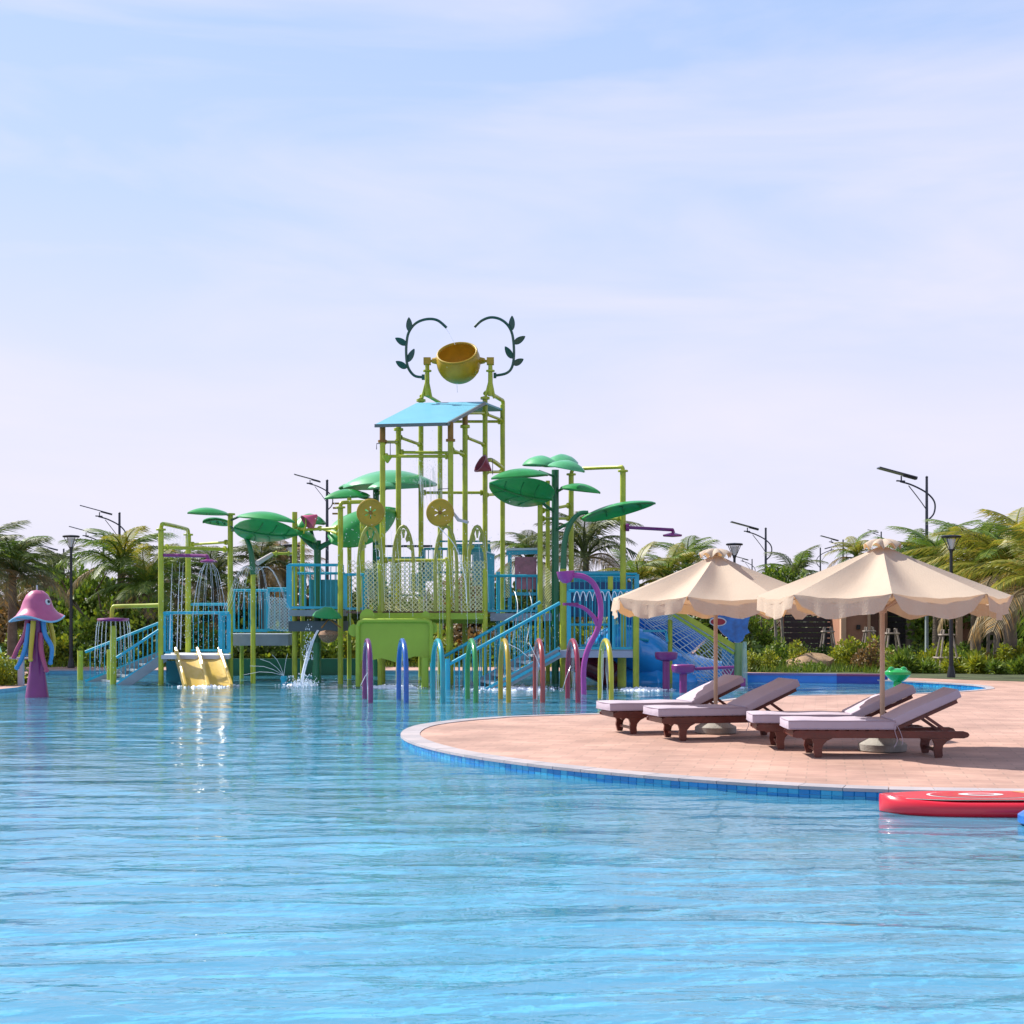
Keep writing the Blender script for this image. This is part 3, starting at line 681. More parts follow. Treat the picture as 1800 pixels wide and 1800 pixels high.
part('elbow_pipe', MB().tube(smoothpts([P(598, 892, 37.3), P(600, 885, 37.3), P(608, 883, 37.4), P(640, 882, 37.6)], 4), .05, 10), LIME, t)
for y_ in (885, 903, 893): part('flange', MB().box(P(591 if y_ < 900 else 590, y_, 38), (.16, .12, .04)), RUST, t, smooth=False)
cn = MB().lathe([(.03, -.32), (.24, .0), (.25, .02), (.22, .02), (.02, -.28)], P(541, 919, 37.9), 18, axis=(-.6, -.3, -.55)); part('funnel', cn, PINK, t, 'pink cone funnel on the lime beam')
part('funnel_pipe', MB().tube([P(537, 905, 37.9), P(538, 922, 37.9), P(534, 938, 37.9)], .02, 8), LIME, t)
# back blue wall panels of the lower structure
for i, (a, b, c_, d_, Yx) in enumerate(((320, 392, 1090, 1142, 41.2), (640, 660, 1020, 1070, 41.5))):
    pass

# ------------------------------------------------------------------ green leaf canopies
t = thing('leaf_canopy', 'green leaf-shaped shades fanned round the lime post left of centre, with curved green arm', 'leaf canopy', (X(408, 38), 38, 0), 'green leaf canopies')
hub = P(405, 908, 38)
leaf(t, hub+Vector((-.06, -.05, .05)), P(330, 901, 37.2), .75, .13, 0)
leaf(t, hub+Vector((-.05, .2, -.12)), P(357, 917, 38.6), .6, .1, .0, tilt=.3)
leaf(t, P(419, 908, 37.6), P(518, 918, 37.1), 1.0, .12, .0)
leaf(t, P(411, 925, 36.9), P(523, 938, 37.5), 1.2, -.07, .0, tilt=-.45)
part('arm', MB().tube(smoothpts([P(408, 932, 37.8), P(420, 934, 37.6), P(432, 945, 37.5), P(441, 970, 37.4), P(445, 1010, 37.4)], 5), [.035+.045*min(1, i/20) for i in range(21)], 10), TRUNKG, t)
part('hub_bracket', MB().tube([P(405, 915, 38), P(420, 908, 37.6), P(430, 905, 37.5)], .03, 8).tube([P(405, 925, 38), P(414, 932, 37.4)], .03, 8), VINE, t)

t = thing('leaf_canopy', 'green trunk splitting under big glossy leaf shades beside the upper platform', 'leaf canopy', (X(558, 38.8), 38.8, 0), 'green leaf canopies')
post(t, 558, 38.8, 950, r=.095, m=TRUNKG, name='trunk')
for px, py, Yx in ((525, 938, 38.4), (545, 925, 39.2), (602, 944, 38.5)):
    part('branch', MB().tube(smoothpts([P(558, 965, 38.8), P((558+px)/2, 953, 38.7), P(px, py, Yx)], 4), [.085, .08, .075, .07, .065, .06, .055, .05, .045], 10), TRUNKG, t)
leaf(t, P(525, 927, 38.6), P(565, 903, 39.6), .8, .22, .25)
leaf(t, P(583, 955, 38.0), P(694, 897, 39.8), 1.25, .13, -.02, tilt=.62)
leaf(t, P(556, 950, 38.5), P(515, 928, 38.0), .6, .15, .1, tilt=-.5)

t = thing('leaf_canopy', 'tall cluster of pale-topped green leaf shades behind the left side of the tower', 'leaf canopy', (X(661, 42), 42, 0), 'green leaf canopies')
post(t, 661, 42, 850, r=.09, m=TRUNKG, name='trunk')
LEAFP = mat('leaf_canopy_pale', (.10, .50, .20), .35, .12, 2, coat=.25)  # paler leaf green for some of the upper leaves
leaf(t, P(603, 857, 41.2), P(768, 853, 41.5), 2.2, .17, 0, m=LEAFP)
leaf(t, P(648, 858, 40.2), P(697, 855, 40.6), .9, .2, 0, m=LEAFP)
leaf(t, P(648, 872, 41), P(571, 876, 40.2), 1.0, .16, 0)
leaf(t, P(640, 855, 42.6), P(600, 860, 43), 1.2, .16, 0)
part('branch', MB().tube([P(661, 880, 42), P(612, 868, 40.8)], .045, 8).tube([P(661, 870, 42), P(690, 850, 41.4)], .05, 8), TRUNKG, t)

t = thing('leaf_canopy', 'tallest right-hand green trunk topped by five overlapping leaf shades', 'leaf canopy', (X(976, 37.5), 37.5, 0), 'green leaf canopies')
Yt = 37.5; post(t, 976, Yt, 826, r=.095, m=TRUNKG, name='trunk')
leaf(t, P(962, 835, 37.2), P(864, 841, 36.3), 1.0, .12, .0)
leaf(t, P(970, 876, 37.0), P(860, 848, 36.0), 1.25, -.07, .0, tilt=.5)
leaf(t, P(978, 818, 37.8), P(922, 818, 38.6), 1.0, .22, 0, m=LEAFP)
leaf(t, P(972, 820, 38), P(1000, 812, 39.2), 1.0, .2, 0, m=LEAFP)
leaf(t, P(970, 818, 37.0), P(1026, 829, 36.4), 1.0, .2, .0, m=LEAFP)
leaf(t, P(985, 858, 37.4), P(1055, 866, 37.0), .85, .16, .0)
part('branch', MB().tube(smoothpts([P(976, 900, Yt), P(955, 885, 37.1), P(945, 868, 36.8)], 4), .04, 8).tube([P(976, 838, Yt), P(948, 828, 36.9)], .03, 8).tube([P(976, 866, Yt), P(992, 857, 37.3)], .035, 8).tube([P(976, 933, Yt), P(1012, 912, 36.6)], .035, 8), TRUNKG, t)

t = thing('leaf_canopy', 'single long green leaf shade on a curved arm, pointing right', 'leaf canopy', (X(990, 36.2), 36.2, 0), 'green leaf canopies')
leaf(t, P(1022, 912, 36.1), P(1152, 884, 36.4), 1.05, .09, .0, tilt=-.25)
part('arm', MB().tube(smoothpts([P(1034, 901, 36.2), P(1018, 903, 36.2), P(1003, 920, 36.2), P(993, 950, 36.2), P(990, 1000, 36.2)], 5), [.05+.03*min(1, i/20) for i in range(21)], 10), TRUNKG, t)
post(t, 990, 36.2, 1000, r=.085)

# ------------------------------------------------------------------ central climbing tower
tw = thing('climbing_tower', 'tall lime pipe tower with pale blue roof, rope nets and two gold lemon wheels', 'play tower', (X(770, 40), 40, 0))
LX = [672.5, 700.5, 740, 773.5]; RX = [792, 817.5, 852.7, 883.5]; DY = [38.0, 39.6, 41.6, 43.3]
LT = [748, 746, 700, 735]; RT = [745, 730, 697, 712]
for j in range(4):
    Yl = DY[j]; Yq = DY[j]-.45
    post(tw, LX[j], Yl, LT[j] if j != 0 else 775, r=.073); post(tw, RX[j], Yq, RT[j] if j else 773, r=.073)
# rust-coloured sleeves at the top of the front posts
for px, Yy, y0, y1 in ((672.5, 38, 746, 776), (792, 37.55, 742, 774), (817.5, 39.15, 726, 749)):
    part('post_sleeve', MB().tube([P(px, y1, Yy), P(px, y0, Yy)], .076, 12).lathe([(.12, -.03), (.12, .03)], P(px, y1, Yy), 12), RUST, tw)
def L_(j, py): return P(LX[j], py, DY[j])
def R_(j, py): return P(RX[j], py, DY[j]-.45)
for a, b in ((L_(0, 802), R_(0, 802)), (L_(1, 795), R_(1, 796)), (L_(0, 777), L_(1, 777)), (L_(1, 768), L_(2, 782)), (R_(1, 768), R_(2, 782)), (R_(0, 790), R_(1, 800)),
             (R_(2, 727), R_(3, 739)), (R_(1, 726), R_(2, 726)), (L_(2, 741), R_(3, 741)), (L_(2, 866), R_(2, 866)), (R_(2, 830), R_(3, 829)), (R_(2, 870), R_(3, 868)), (L_(0, 985), R_(0, 985)), (L_(0, 985), L_(1, 985))):
    beam(tw, a, b, .042)
part('top_pipe', MB().tube(smoothpts([R_(2, 692), P(858, 690, 41.4), P(878, 701, 42.5), P(884, 706, 42.85), R_(3, 720)], 4), .06, 10), LIME, tw)
part('top_pipe', MB().tube(smoothpts([L_(2, 697), P(748, 694, 41.9), P(773, 708, 42.9)], 4), .05, 10), LIME, tw)
for q in (L_(2, 704), R_(2, 700), L_(1, 755), R_(1, 750)): part('flange', MB().lathe([(.13, -.03), (.13, .03)], q, 14), LIME, tw)
# roof: sloped sheet, level rear sheet
def sheet4(name, pts, th, m, par):
    pts = [Vector(p) for p in pts]; n_ = (pts[1]-pts[0]).cross(pts[3]-pts[0]).normalized()
    if n_.z < 0: n_ = -n_
    part(name, MB().add(pts+[p-n_*th for p in pts], [(0, 1, 2, 3), (7, 6, 5, 4), (0, 4, 5, 1), (1, 5, 6, 2), (2, 6, 7, 3), (3, 7, 4, 0)]), m, par, smooth=False)
e0, e1, k1, k0 = P(659, 746, 37.8), P(784, 743, 37.3), P(851, 706, 40.6), P(733, 708, 41.1)
sheet4('roof_panel', (e0, e1, k1, k0), .07, ROOFB, tw)
sheet4('roof_panel', (k0, k1, P(887, 720, 43.1), P(773, 722, 43.6)), .05, TEALD, tw)
part('roof_trim', MB().bar(e0+Vector((0, -.03, -.04)), e1+Vector((0, -.03, -.04)), .05, .08).bar(e1+Vector((.03, 0, -.04)), k1+Vector((.03, 0, -.04)), .05, .08), mat('roof_trim', (.16, .20, .20), .5), tw, smooth=False)
part('drip_bucket', MB().lathe([(.02, -.16), (.13, .0), (.13, .02), (.1, .02)], P(681, 803, 37.6), 14), LIMED, tw)
# climbing deck
Yd0, Yd1 = 36.9, 40.2; zd = Z(1074, Yd0)
slab(tw, [(X(606, Yd0), Yd0+.3), (X(852, Yd0), Yd0), (X(870, Yd1), Yd1), (X(630, Yd1), Yd1+.2)], zd, .06, mat('deck_brown', (.24, .13, .09), .7, .2), 'deck_board')
part('front_beam', MB().bar(P(640, 1083, 36.85), P(851, 1083, 36.8), .08, .16), LIMED, tw, smooth=False)
part('under_beam', MB().bar(P(650, 1092, 38.4), P(851, 1092, 38.4), .08, .12), LIMED, tw, smooth=False)  # second beam in the same lime, set back below the deck
for px, Yy in ((637, 37.6), (668, 36.9), (788, 36.8), (853, 36.8)): post(tw, px, Yy, 912 if px < 640 else (985 if px < 800 else 1000), r=.062)
def rearpanel(x0, x1, y0, y1, Yy, m=TEALD, nm='panel'): part(nm, MB().box(((X(x0, Yy)+X(x1, Yy))/2, Yy, (Z(y0, Yy)+Z(y1, Yy))/2), (X(x1, Yy)-X(x0, Yy), .04, Z(y0, Yy)-Z(y1, Yy))), m, tw, smooth=False)
GLT = mat('pale_teal_panel', (.16, .42, .48), .35, .1, 2)
rearpanel(637, 657, 1000, 1052, 40.8, GLT); rearpanel(722, 735, 1008, 1040, 40.8, GLT); rearpanel(746, 768, 986, 1022, 41, GLT); rearpanel(830, 850, 970, 1030, 40.6, GLT); rearpanel(655, 662, 950, 1060, 41, TRUNKG)
rearpanel(672, 760, 958, 962, 41.6, DGREY, 'rear_rail'); rearpanel(770, 862, 950, 953, 42.4, TEALD, 'rear_rail'); rearpanel(800, 862, 956, 975, 42.4, TEALD)
railing(tw, (X(745, 41.5), 41.5, Z(1010, 41.5)), (X(860, 41.5), 41.5, Z(1010, 41.5)), .72, TEALD)
railing(tw, (X(662, 41.5), 41.5, Z(1050, 41.5)), (X(745, 41.5), 41.5, Z(1050, 41.5)), 1.1, TEALD)
railing(tw, (X(606, Yd0+.3), Yd0+.4, zd), (X(640, Yd0+.3), Yd0+.4, zd), .92)
# rope nets in the bays
net(tw, P(640, 990, 36.95), P(790, 985, 36.85), P(790, 1072, 36.85), P(640, 1072, 36.95), 20, 11, .011, ROPE, .1)
net(tw, P(790, 985, 36.85), P(852, 985, 36.8), P(852, 1072, 36.8), P(790, 1072, 36.85), 9, 11, .011, ROPE, .08)
net(tw, P(612, 985, 38.2), P(665, 985, 38.8), P(665, 1072, 38.8), P(612, 1072, 38.2), 6, 10, .008, ROPE, .05)
net(tw, P(670, 1030, 39.8), P(850, 1020, 39.8), P(852, 1070, 39.0), P(670, 1070, 39.0), 18, 6, .011, ROPE, .3)
# arched hoop frames
ARCH = mat('arch_yellow_green', (.42, .45, .07), .4, .15, 2, coat=.3)
for cx, hw_, Yy, tilt_ in ((651, 21, 36.7, 0), (709, 18, 37.2, .06), (784, 19, 36.6, 0), (839, 15, 36.9, .06)):
    pts = [P(cx-hw_*1.0, 1075, Yy), P(cx-hw_, 1000, Yy)]+[P(cx-hw_*math.cos(a), 1000-75*math.sin(a), Yy) for a in [PI*k/14 for k in range(1, 14)]]+[P(cx+hw_, 1000, Yy), P(cx+hw_, 1075, Yy)]
    o = part('arch_frame', MB().tube(pts, .045, 8), ARCH, tw)
    if cx != 784:
        head = MB(); tp_ = [P(cx-hw_*.8*math.cos(a), 968-38*math.sin(a), Yy) for a in [PI*k/12 for k in range(13)]]
        mid = P(cx, 958, Yy)
        holes = [(cx-6, 946), (cx, 938), (cx+6, 946)]
        for k in range(12):
            a, b = tp_[k], tp_[k+1]; ia = mid+(a-mid)*.45; ib = mid+(b-mid)*.45; dv = Vector((0, .03, 0))
            if k % 3 != 1: head.add([a, b, ib, ia, a+dv, b+dv, ib+dv, ia+dv], [(0, 1, 2, 3), (7, 6, 5, 4), (0, 4, 5, 1), (2, 6, 7, 3)])
        part('arch_plate', head, ARCH, o, smooth=False)
# lemon wheels
def wheel(px, py, Yy):
    c = P(px, py, Yy); r0 = 21.5*Yy/FPX; mb = MB(); n_ = 48; th = .07
    def polar(r, a, y): return c+Vector((r*math.cos(a), y, r*math.sin(a)))
    # plate with six wedge holes, built ring by ring
    rings = [(0, .16, None), (.16, .50, 'h'), (.50, 1.0, None)]
    for ra, rb, kd in rings:
        for k in range(n_):
            a0 = 2*PI*k/n_; a1 = 2*PI*(k+1)/n_; ph = (k % 8)
            if kd and ph in (2, 3, 4, 5) : 
                if not (ra < .2 and ph in (2, 5)): continue
            q = [polar(ra*r0, a0, 0), polar(rb*r0, a0, 0), polar(rb*r0, a1, 0), polar(ra*r0, a1, 0)]; q2 = [p+Vector((0, th, 0)) for p in q]
            mb.add(q+q2, [(0, 1, 2, 3), (7, 6, 5, 4), (1, 5, 6, 2), (0, 3, 7, 4), (0, 4, 5, 1), (3, 2, 6, 7)])
    pts = [polar(r0, 2*PI*k/n_, th/2) for k in range(n_+1)]; mb.tube(pts, .045, 8, caps=False)
    o = part('lemon_wheel', mb, GOLD, tw)
    part('wheel_hub', MB().tube([c+Vector((0, -.05, 0)), c+Vector((0, .2, 0))], .045, 10), RUST, o)
    part('wheel_arm', MB().tube([c+Vector((0, .15, 0)), c+Vector((.2, 1.0, 0))], .04, 8), LIME, tw)
wheel(651, 901, 36.4); wheel(773.5, 901, 36.4)
part('water_gun', MB().tube([P(795, 899, 36.6), P(806, 914, 36.5), P(823, 918, 36.4)], [.03, .045, .035], 8), mat('cannon_white', (.7, .66, .66), .4), tw)
# pull cord handle frames
for px, py, Yy in ((852, 808, 40.9), (780, 860, 37.5), (672, 780, 38)):
    part('cord_frame', MB().tube([P(px-10, py+10, Yy), P(px-10, py, Yy), P(px+14, py-2, Yy), P(px+14, py+26, Yy)], .012, 5), DGREY, tw)
part('funnel', MB().lathe([(.02, -.36), (.27, 0), (.28, .02), (.24, .02), (.01, -.3)], P(845, 815, 40.6), 18, axis=(-.75, -.35, .45)), mat('funnel_maroon', (.30, .03, .07), .45), tw, 'maroon cone funnel on the right-hand posts')
part('funnel_arm', MB().tube(smoothpts([P(850, 818, 41), P(862, 808, 41.2), P(883, 822, 42.8)], 4), .06, 8), LIME, tw)

# tipping bucket
t = thing('tipping_bucket', 'gold round tipping bucket held between two lime stands above the roof', 'tipping bucket', (X(806, 41.3), 41.3, Z(700, 41.3)))
bc = P(806, 636, 41.3); br_ = 39*41.3/FPX
ax = Vector((-.12, -.64, .76)).normalized()
pr = []
for k in range(15):
    a = PI-(PI*(.65))*k/14; pr.append((max(.0001, br_*math.sin(a)), br_*math.cos(a)))
inner = [(r*.94, z*.94+.0) for r, z in pr[::-1]]
bo = MB().lathe(pr, bc, 32, 0, ax); ri = pr[-1]
bk = part('bucket', MB().lathe(pr+[(ri[0]*.97, ri[1]+.01), (inner[0][0], inner[0][1])], bc, 32, 0, ax, caps=False), GOLD, t)
part('bucket_inside', MB().lathe(inner, bc, 32, 0, ax, caps=False), GOLDI, bk)
part('rim', MB().tube([bc+Vector((0, 0, 1)).rotation_difference(ax) @ Vector((ri[0]*math.cos(2*PI*k/32), ri[0]*math.sin(2*PI*k/32), ri[1])) for k in range(33)], .03, 8, caps=False), GOLD, bk)
part('spot', MB().lathe([(.0001, .02), (.05, .012), (.055, 0)], bc+Vector((-.3, -.47, -.22)), 12, axis=(-.5, -.8, -.36)), mat('spot_cream', (.62, .58, .22), .4), bk)
part('spot', MB().lathe([(.0001, .02), (.05, .012), (.055, 0)], bc+Vector((.01, -.54, -.22)), 12, axis=(0, -.92, -.38)), mat('spot_cream', (.62, .58, .22), .4), bk)
part('knob', MB().lathe([(.0001, .09), (.07, .07), (.09, 0), (.09, -.08)], bc+Vector((.48, -.18, -.28)), 14, axis=(.8, -.3, -.5)), GOLD, bk)
for s, px in ((-1, 751), (1, 862)):
    Yy = 41.3-.2*s; top_ = P(px, 635, Yy)
    part('axle', MB().tube([bc+Vector((s*br_*.95, 0, .03)), top_], [.05, .035], 10).tube([bc+Vector((s*br_*.93, 0, .03)), bc+Vector((s*(br_+.12), 0, .03))], [.11, .07], 12), GOLD, t)
    part('bearing', MB().box(top_, (.2, .22, .19)), GOLD, t, smooth=False)
    part('stand', MB().tube([top_+Vector((0, 0, -.05)), P(px, 696, Yy)], [.06, .075], 12).tube([P(px, 665, Yy), P(px-9, 700, Yy)], .04, 8).tube([P(px, 665, Yy), P(px+7, 700, Yy)], .04, 8).lathe([(.12, -.02), (.12, .02)], P(px, 652, Yy), 12), LIME, t)
def vine(pts, leaves, label, jx):
    Yy = 41.2; t = thing('vine_sprayer', label, 'water feature', P(jx, 661, Yy), 'vine sprayers'); pp = smoothpts([P(a, b, Yy) for a, b in pts], 5)
    part('stem', MB().tube(pp, .038, 8).lathe([(.08, -.04), (.08, .04)], P(jx, pts[0][1], Yy), 12, axis=(1, 0, 0)), VINE, t)
    for (ax_, ay_, bx_, by_) in leaves: leaf(t, P(ax_, ay_, Yy), P(bx_, by_, Yy), .19, .02, 0, VINE, .02, side=(.15, -.3, 1) if abs(bx_-ax_) > abs(by_-ay_) else (1, -.3, 0), nm='leaf', veins=False)
vine([(742, 663), (728, 660), (717, 645), (714, 622), (715, 600), (719, 583), (731, 568), (750, 561), (769, 563), (785, 576)], [(720, 583, 719, 558), (715, 606, 695, 594), (716, 636, 728, 613), (715, 647, 696, 635)], 'left dark green curling vine sprayer beside the tipping bucket', 744)
vine([(872, 660), (890, 656), (900, 645), (903.5, 622), (901, 590), (893, 572), (879, 561), (862, 558), (846, 564), (834, 575)], [(899, 581, 900, 555), (903, 604, 923, 591), (901, 630, 888, 609), (902, 641, 920, 631)], 'right dark green curling vine sprayer beside the tipping bucket', 870)
# splash board in front
t = thing('splash_board', 'lime green rounded board with cut-out ears standing in the water before the tower', 'play panel', (X(694, 35.8), 35.8, 0))
Yy = 35.8; s_ = Yy/FPX
ol = [(630, 1100), (632, 1094), (638, 1091), (750, 1091), (756, 1094), (758, 1100), (757, 1158), (752, 1162), (746, 1158), (738, 1154), (728, 1154), (716, 1158), (706, 1162), (694, 1164), (682, 1160), (670, 1157), (655, 1160), (645, 1163), (637, 1160), (631, 1163)]
part('board', MB().prism([((a-900)*s_, CZ-(b-HZ)*s_) for a, b in ol], (0, Yy, 0), (1, 0, 0), (0, 0, 1), (0, .05, 0)), LIMED, t, smooth=False)
fpts = [P(629, 1207, Yy-.03), P(629, 1101, Yy-.03), P(632, 1094, Yy-.03), P(639, 1091, Yy-.03), P(749, 1091, Yy-.03), P(756, 1094, Yy-.03), P(758, 1101, Yy-.03), P(758, 1165, Yy-.03)]
part('frame', MB().tube(fpts, .055, 10), LIMED, t)
for cx, cy, w_, h_ in ((645, 1085, 22, 30), (748, 1085, 13, 22), (621, 1108, 16, 22), (762, 1104, 12, 20)):
    part('ear', MB().prism([((cx-900+w_/2*math.cos(a)*(1.2 if abs(math.cos(a)) > .5 else 1))*s_, CZ-(cy-HZ-h_/2*math.sin(a))*s_) for a in [2*PI*k/16 for k in range(16)]], (0, Yy+.06, 0), (1, 0, 0), (0, 0, 1), (0, .05, 0)), LIMED, t, smooth=False)
part('short_post', MB().tube([(X(747, 35.6), 35.6, -.36), P(747, 1156, 35.6)], .09, 12), LIMED, t)
# little green parasol spout with woven coconut bucket
t = thing('coconut_spout', 'woven coconut bucket under a small green cap, pouring a stream of water', 'water feature', (X(575, 36.8), 36.8, 0))
Yy = 36.8
post(t, 556, Yy, 1130, r=.09, m=TRUNKG, name='stem')
part('cap', MB().lathe([(.0001, .26), (.1, .25), (.3, .12), (.37, .02), (.36, 0), (.0001, .06)], P(575, 1085, Yy), 10, axis=(.08, -.1, 1)), mat('bright_green', (.02, .36, .09), .4, .1), t)
WV = brick_mat('woven', (.62, .40, .24), (.50, .28, .16), (.35, .18, .1), 1, .05, .03, .5, .6)
part('coconut', MB().lathe([(.0001, -.19), (.13, -.16), (.22, -.06), (.25, .02), (.2, .1), (.06, .13), (.0001, .13)], P(577, 1117, Yy), 20), WV, t)
part('strap', MB().tube([P(565, 1104, Yy), P(578, 1088, Yy), P(600, 1104, Yy)], .02, 6), RUST, t)

# ------------------------------------------------------------------ right staircase and platforms
t = thing('staircase', 'broad teal-railed staircase with white treads climbing right from the hoops', 'staircase', (X(860, 35), 35, 0))
Yz = 35.0; z1 = Z(1145, 35.2)
a0 = Vector((X(835, 34.6), 34.6, -.22)); a1 = Vector((X(984, 34.9), 34.9, z1-.03)); b0 = Vector((X(800, 36.6), 36.6, -.22)); b1 = Vector((X(950, 36.9), 36.9, z1-.03))
stair(t, a0, a1, b0, b1, 7, 0, WHITE)
part('lower_rail', MB().bar(a0+Vector((0, -.06, 0)), a1+Vector((0, -.06, 0)), .04, .07), TEAL, t, smooth=False)
q0 = Vector((X(787, 34.4), 34.4, -.45)); 
railing(t, Vector((X(790, 34.5), 34.5, -.48)), a1+Vector((0, 0, .06)), 1.12, endw=0, tr=.04)
railing(t, Vector((X(782, 36.6), 36.6, -.35)), b1+Vector((0, 0, .1)), 1.12, endw=0, tr=.04)
for px, Yy in ((787, 34.5), (760, 36.4)): post(t, px, Yy, 1158, r=.06, m=TEAL, name='newel_post')

t = thing('lower_platform', 'low right-hand platform with long teal railings behind the pink curved sprayer', 'play platform', (X(1050, 36), 36, 0))
zq = Z(1143, 35.6); slab(t, [(X(984, 35), 35.0), (X(1120, 35), 35.0), (X(1125, 38), 38.2), (X(985, 38), 38.2)], zq, .16, mat('slab_lilac', (.42, .46, .58), .6, .1))
railing(t, (X(1000, 35.1), 35.1, zq), (X(1072, 35.1), 35.1, zq), 1.42)
railing(t, (X(1076, 35.1), 35.1, zq), (X(1116, 35.1), 35.1, zq), 1.42, gap=.06)
railing(t, (X(1116, 35.1), 35.1, zq), (X(1120, 38.1), 38.1, zq), 1.42, gap=.1)
railing(t, (X(1000, 38.1), 38.1, zq), (X(1120, 38.1), 38.1, zq), 1.9)
beam(t, P(1000, 1098, 36.5), P(1070, 1098, 36.5), .03, TEAL, 'mid_rail', False)
part('back_panel', MB().box((X(1050, 38.3), 38.4, zq+1.25), (1.8, .05, .9)), mat('blue_panel', (.01, .12, .30), .4, .15), t, smooth=False)
post(t, 949.5, 37.2, 885); post(t, 1118, 35.0, 1062, r=.075); post(t, 1073, 35.4, 1013, 1143, r=.065); post(t, 1093, 36.2, 1150, r=.11)
post(t, 1095, 37.2, 826, flange=True, r=.075); post(t, 1004, 38.6, 832, flange=True, r=.07); post(t, 963, 39, 845, r=.06)
part('overhead_pipe', MB().tube(smoothpts([P(1004, 838, 38.6), P(1006, 827, 38.6), P(1016, 824, 38.5), P(1085, 821, 37.3), P(1094, 822, 37.2), P(1095, 830, 37.2)], 4), .05, 10), LIME, t)
beam(t, P(950, 898, 37.2), P(1003, 888, 38.6), .04); beam(t, P(950, 912, 37.2), P(1003, 911, 38.6), .04); beam(t, P(1020, 911, 37.8), P(1094, 912, 37.2), .04)
ar = part('shower_arm', MB().tube(smoothpts([P(1102, 927, 37.1), P(1174, 931, 36.6), P(1182, 932, 36.6), P(1184, 939, 36.6)], 4), .042, 8).lathe([(.1, -.04), (.1, .04)], P(1103, 927, 37.1), 12, axis=(1, 0, 0)), PURP, t)
part('shower_head', MB().lathe([(.02, .06), (.1, .04), (.24, 0), (.23, -.04), (.001, -.06)], P(1182, 940, 36.6), 20), PURP, ar)

t = thing('rear_platform', 'raised teal platform with a pink-panelled doorway right of the tower', 'play platform', (X(915, 39), 39, 0))
zr_ = Z(1078, 38.6); slab(t, [(X(862, 38), 38), (X(1000, 38), 38), (X(1005, 41), 41), (X(866, 41), 41)], zr_, .2, mat('slab_lilac', (.42, .46, .58)))
railing(t, (X(858, 38), 38, zr_), (X(946, 38), 38, zr_), .96)
railing(t, (X(852, 38.6), 38.6, zr_), (X(868, 40.5), 40.5, zr_), 1.6, gap=.08)
part('doorway', MB().bar(P(896, 1072, 38.5), P(896, 968, 38.5), .1, .1, (0, 1, 0)).bar(P(948, 1072, 38.5), P(948, 968, 38.5), .1, .1, (0, 1, 0)).bar(P(890, 971, 38.5), P(952, 969, 38.5), .12, .14).bar(P(896, 1044, 38.5), P(948, 1044, 38.5), .06, .08), TEAL, t, smooth=False)
part('door_panel', MB().box(((X(905, 38.6)+X(943, 38.6))/2, 38.6, (Z(979, 38.6)+Z(1036, 38.6))/2), (38*38.6/FPX, .04, 57*38.6/FPX)), mat('pink_panel', (.42, .10, .18), .15, .45, 6, coat=.6), t, smooth=False)
part('roof_edge', MB().bar(P(890, 966, 38.2), P(952, 965, 38.2), .3, .05), mat('pale_edge', (.6, .7, .74), .4), t, smooth=False)
net(t, P(952, 985, 38.3), P(972, 1010, 38.8), P(974, 1070, 38.8), P(950, 1072, 38.3), 7, 14, .011, ROPE, .05)
net(t, P(886, 1000, 38.2), P(897, 985, 38.4), P(897, 1050, 38.4), P(884, 1050, 38.2), 4, 12, .010, ROPE, .02)
post(t, 876, 38.2, 1005, r=.055, m=TEAL)
part('side_hut', MB().box((X(1050, 40), 40, Z(1014, 40)), (1.35, .9, .28)).box((X(1050, 40.4), 40.4, Z(1045, 40.4)), (1.25, .05, 1.0)), TEAL, t, smooth=False)
railing(t, (X(1012, 39.2), 39.2, Z(1078, 39)), (X(1118, 39.2), 39.2, Z(1078, 39)), .95)

# tube slides
BLUEF = mat('blue_flume', (.03, .42, 1.0), .15, .12, 1.5, coat=.8)
t = thing('flume_slide', 'glossy blue fibreglass flume curling low behind the purple stools', 'slide', (X(1150, 38), 38.5, 0))
pp = smoothpts([P(1062, 1150, 39.6), P(1095, 1135, 38.6), P(1135, 1148, 38.2), P(1175, 1168, 38.6), P(1230, 1184, 39.4), P(1275, 1192, 39.8)], 5)
part('flume', MB().tube(pp, [.62-.008*i for i in range(len(pp))], 20), BLUEF, t)
part('flume', MB().tube(smoothpts([P(1095, 1082, 39.6), P(1150, 1092, 39.4), P(1195, 1112, 39.3), P(1225, 1140, 39.2)], 5), .52, 18), mat('deep_blue_flume', (.02, .22, .75), .2, .12, 1.5, coat=.5), t)
part('flume_base', MB().tube([(X(1070, 38.3), 38.6, .0), (X(1150, 38.3), 38.2, .05), (X(1240, 38.6), 38.8, -.02)], [.42, .46, .3], 16), BLUEF, t)
part('lip', MB().tube([P(1068, 1135, 38.3), P(1098, 1121, 38), P(1140, 1126, 37.7)], .04, 8), TEAL, t)
t = thing('flume_slide', 'maroon covered slide tube under the right-hand platform', 'slide', (X(1030, 37), 37, 0))
part('tube', MB().tube(smoothpts([P(985, 1150, 38), P(1020, 1160, 37.6), P(1060, 1178, 37.2), P(1085, 1192, 37)], 4), .34, 18), mat('maroon_flume', (.17, .015, .03), .25, coat=.5), t)
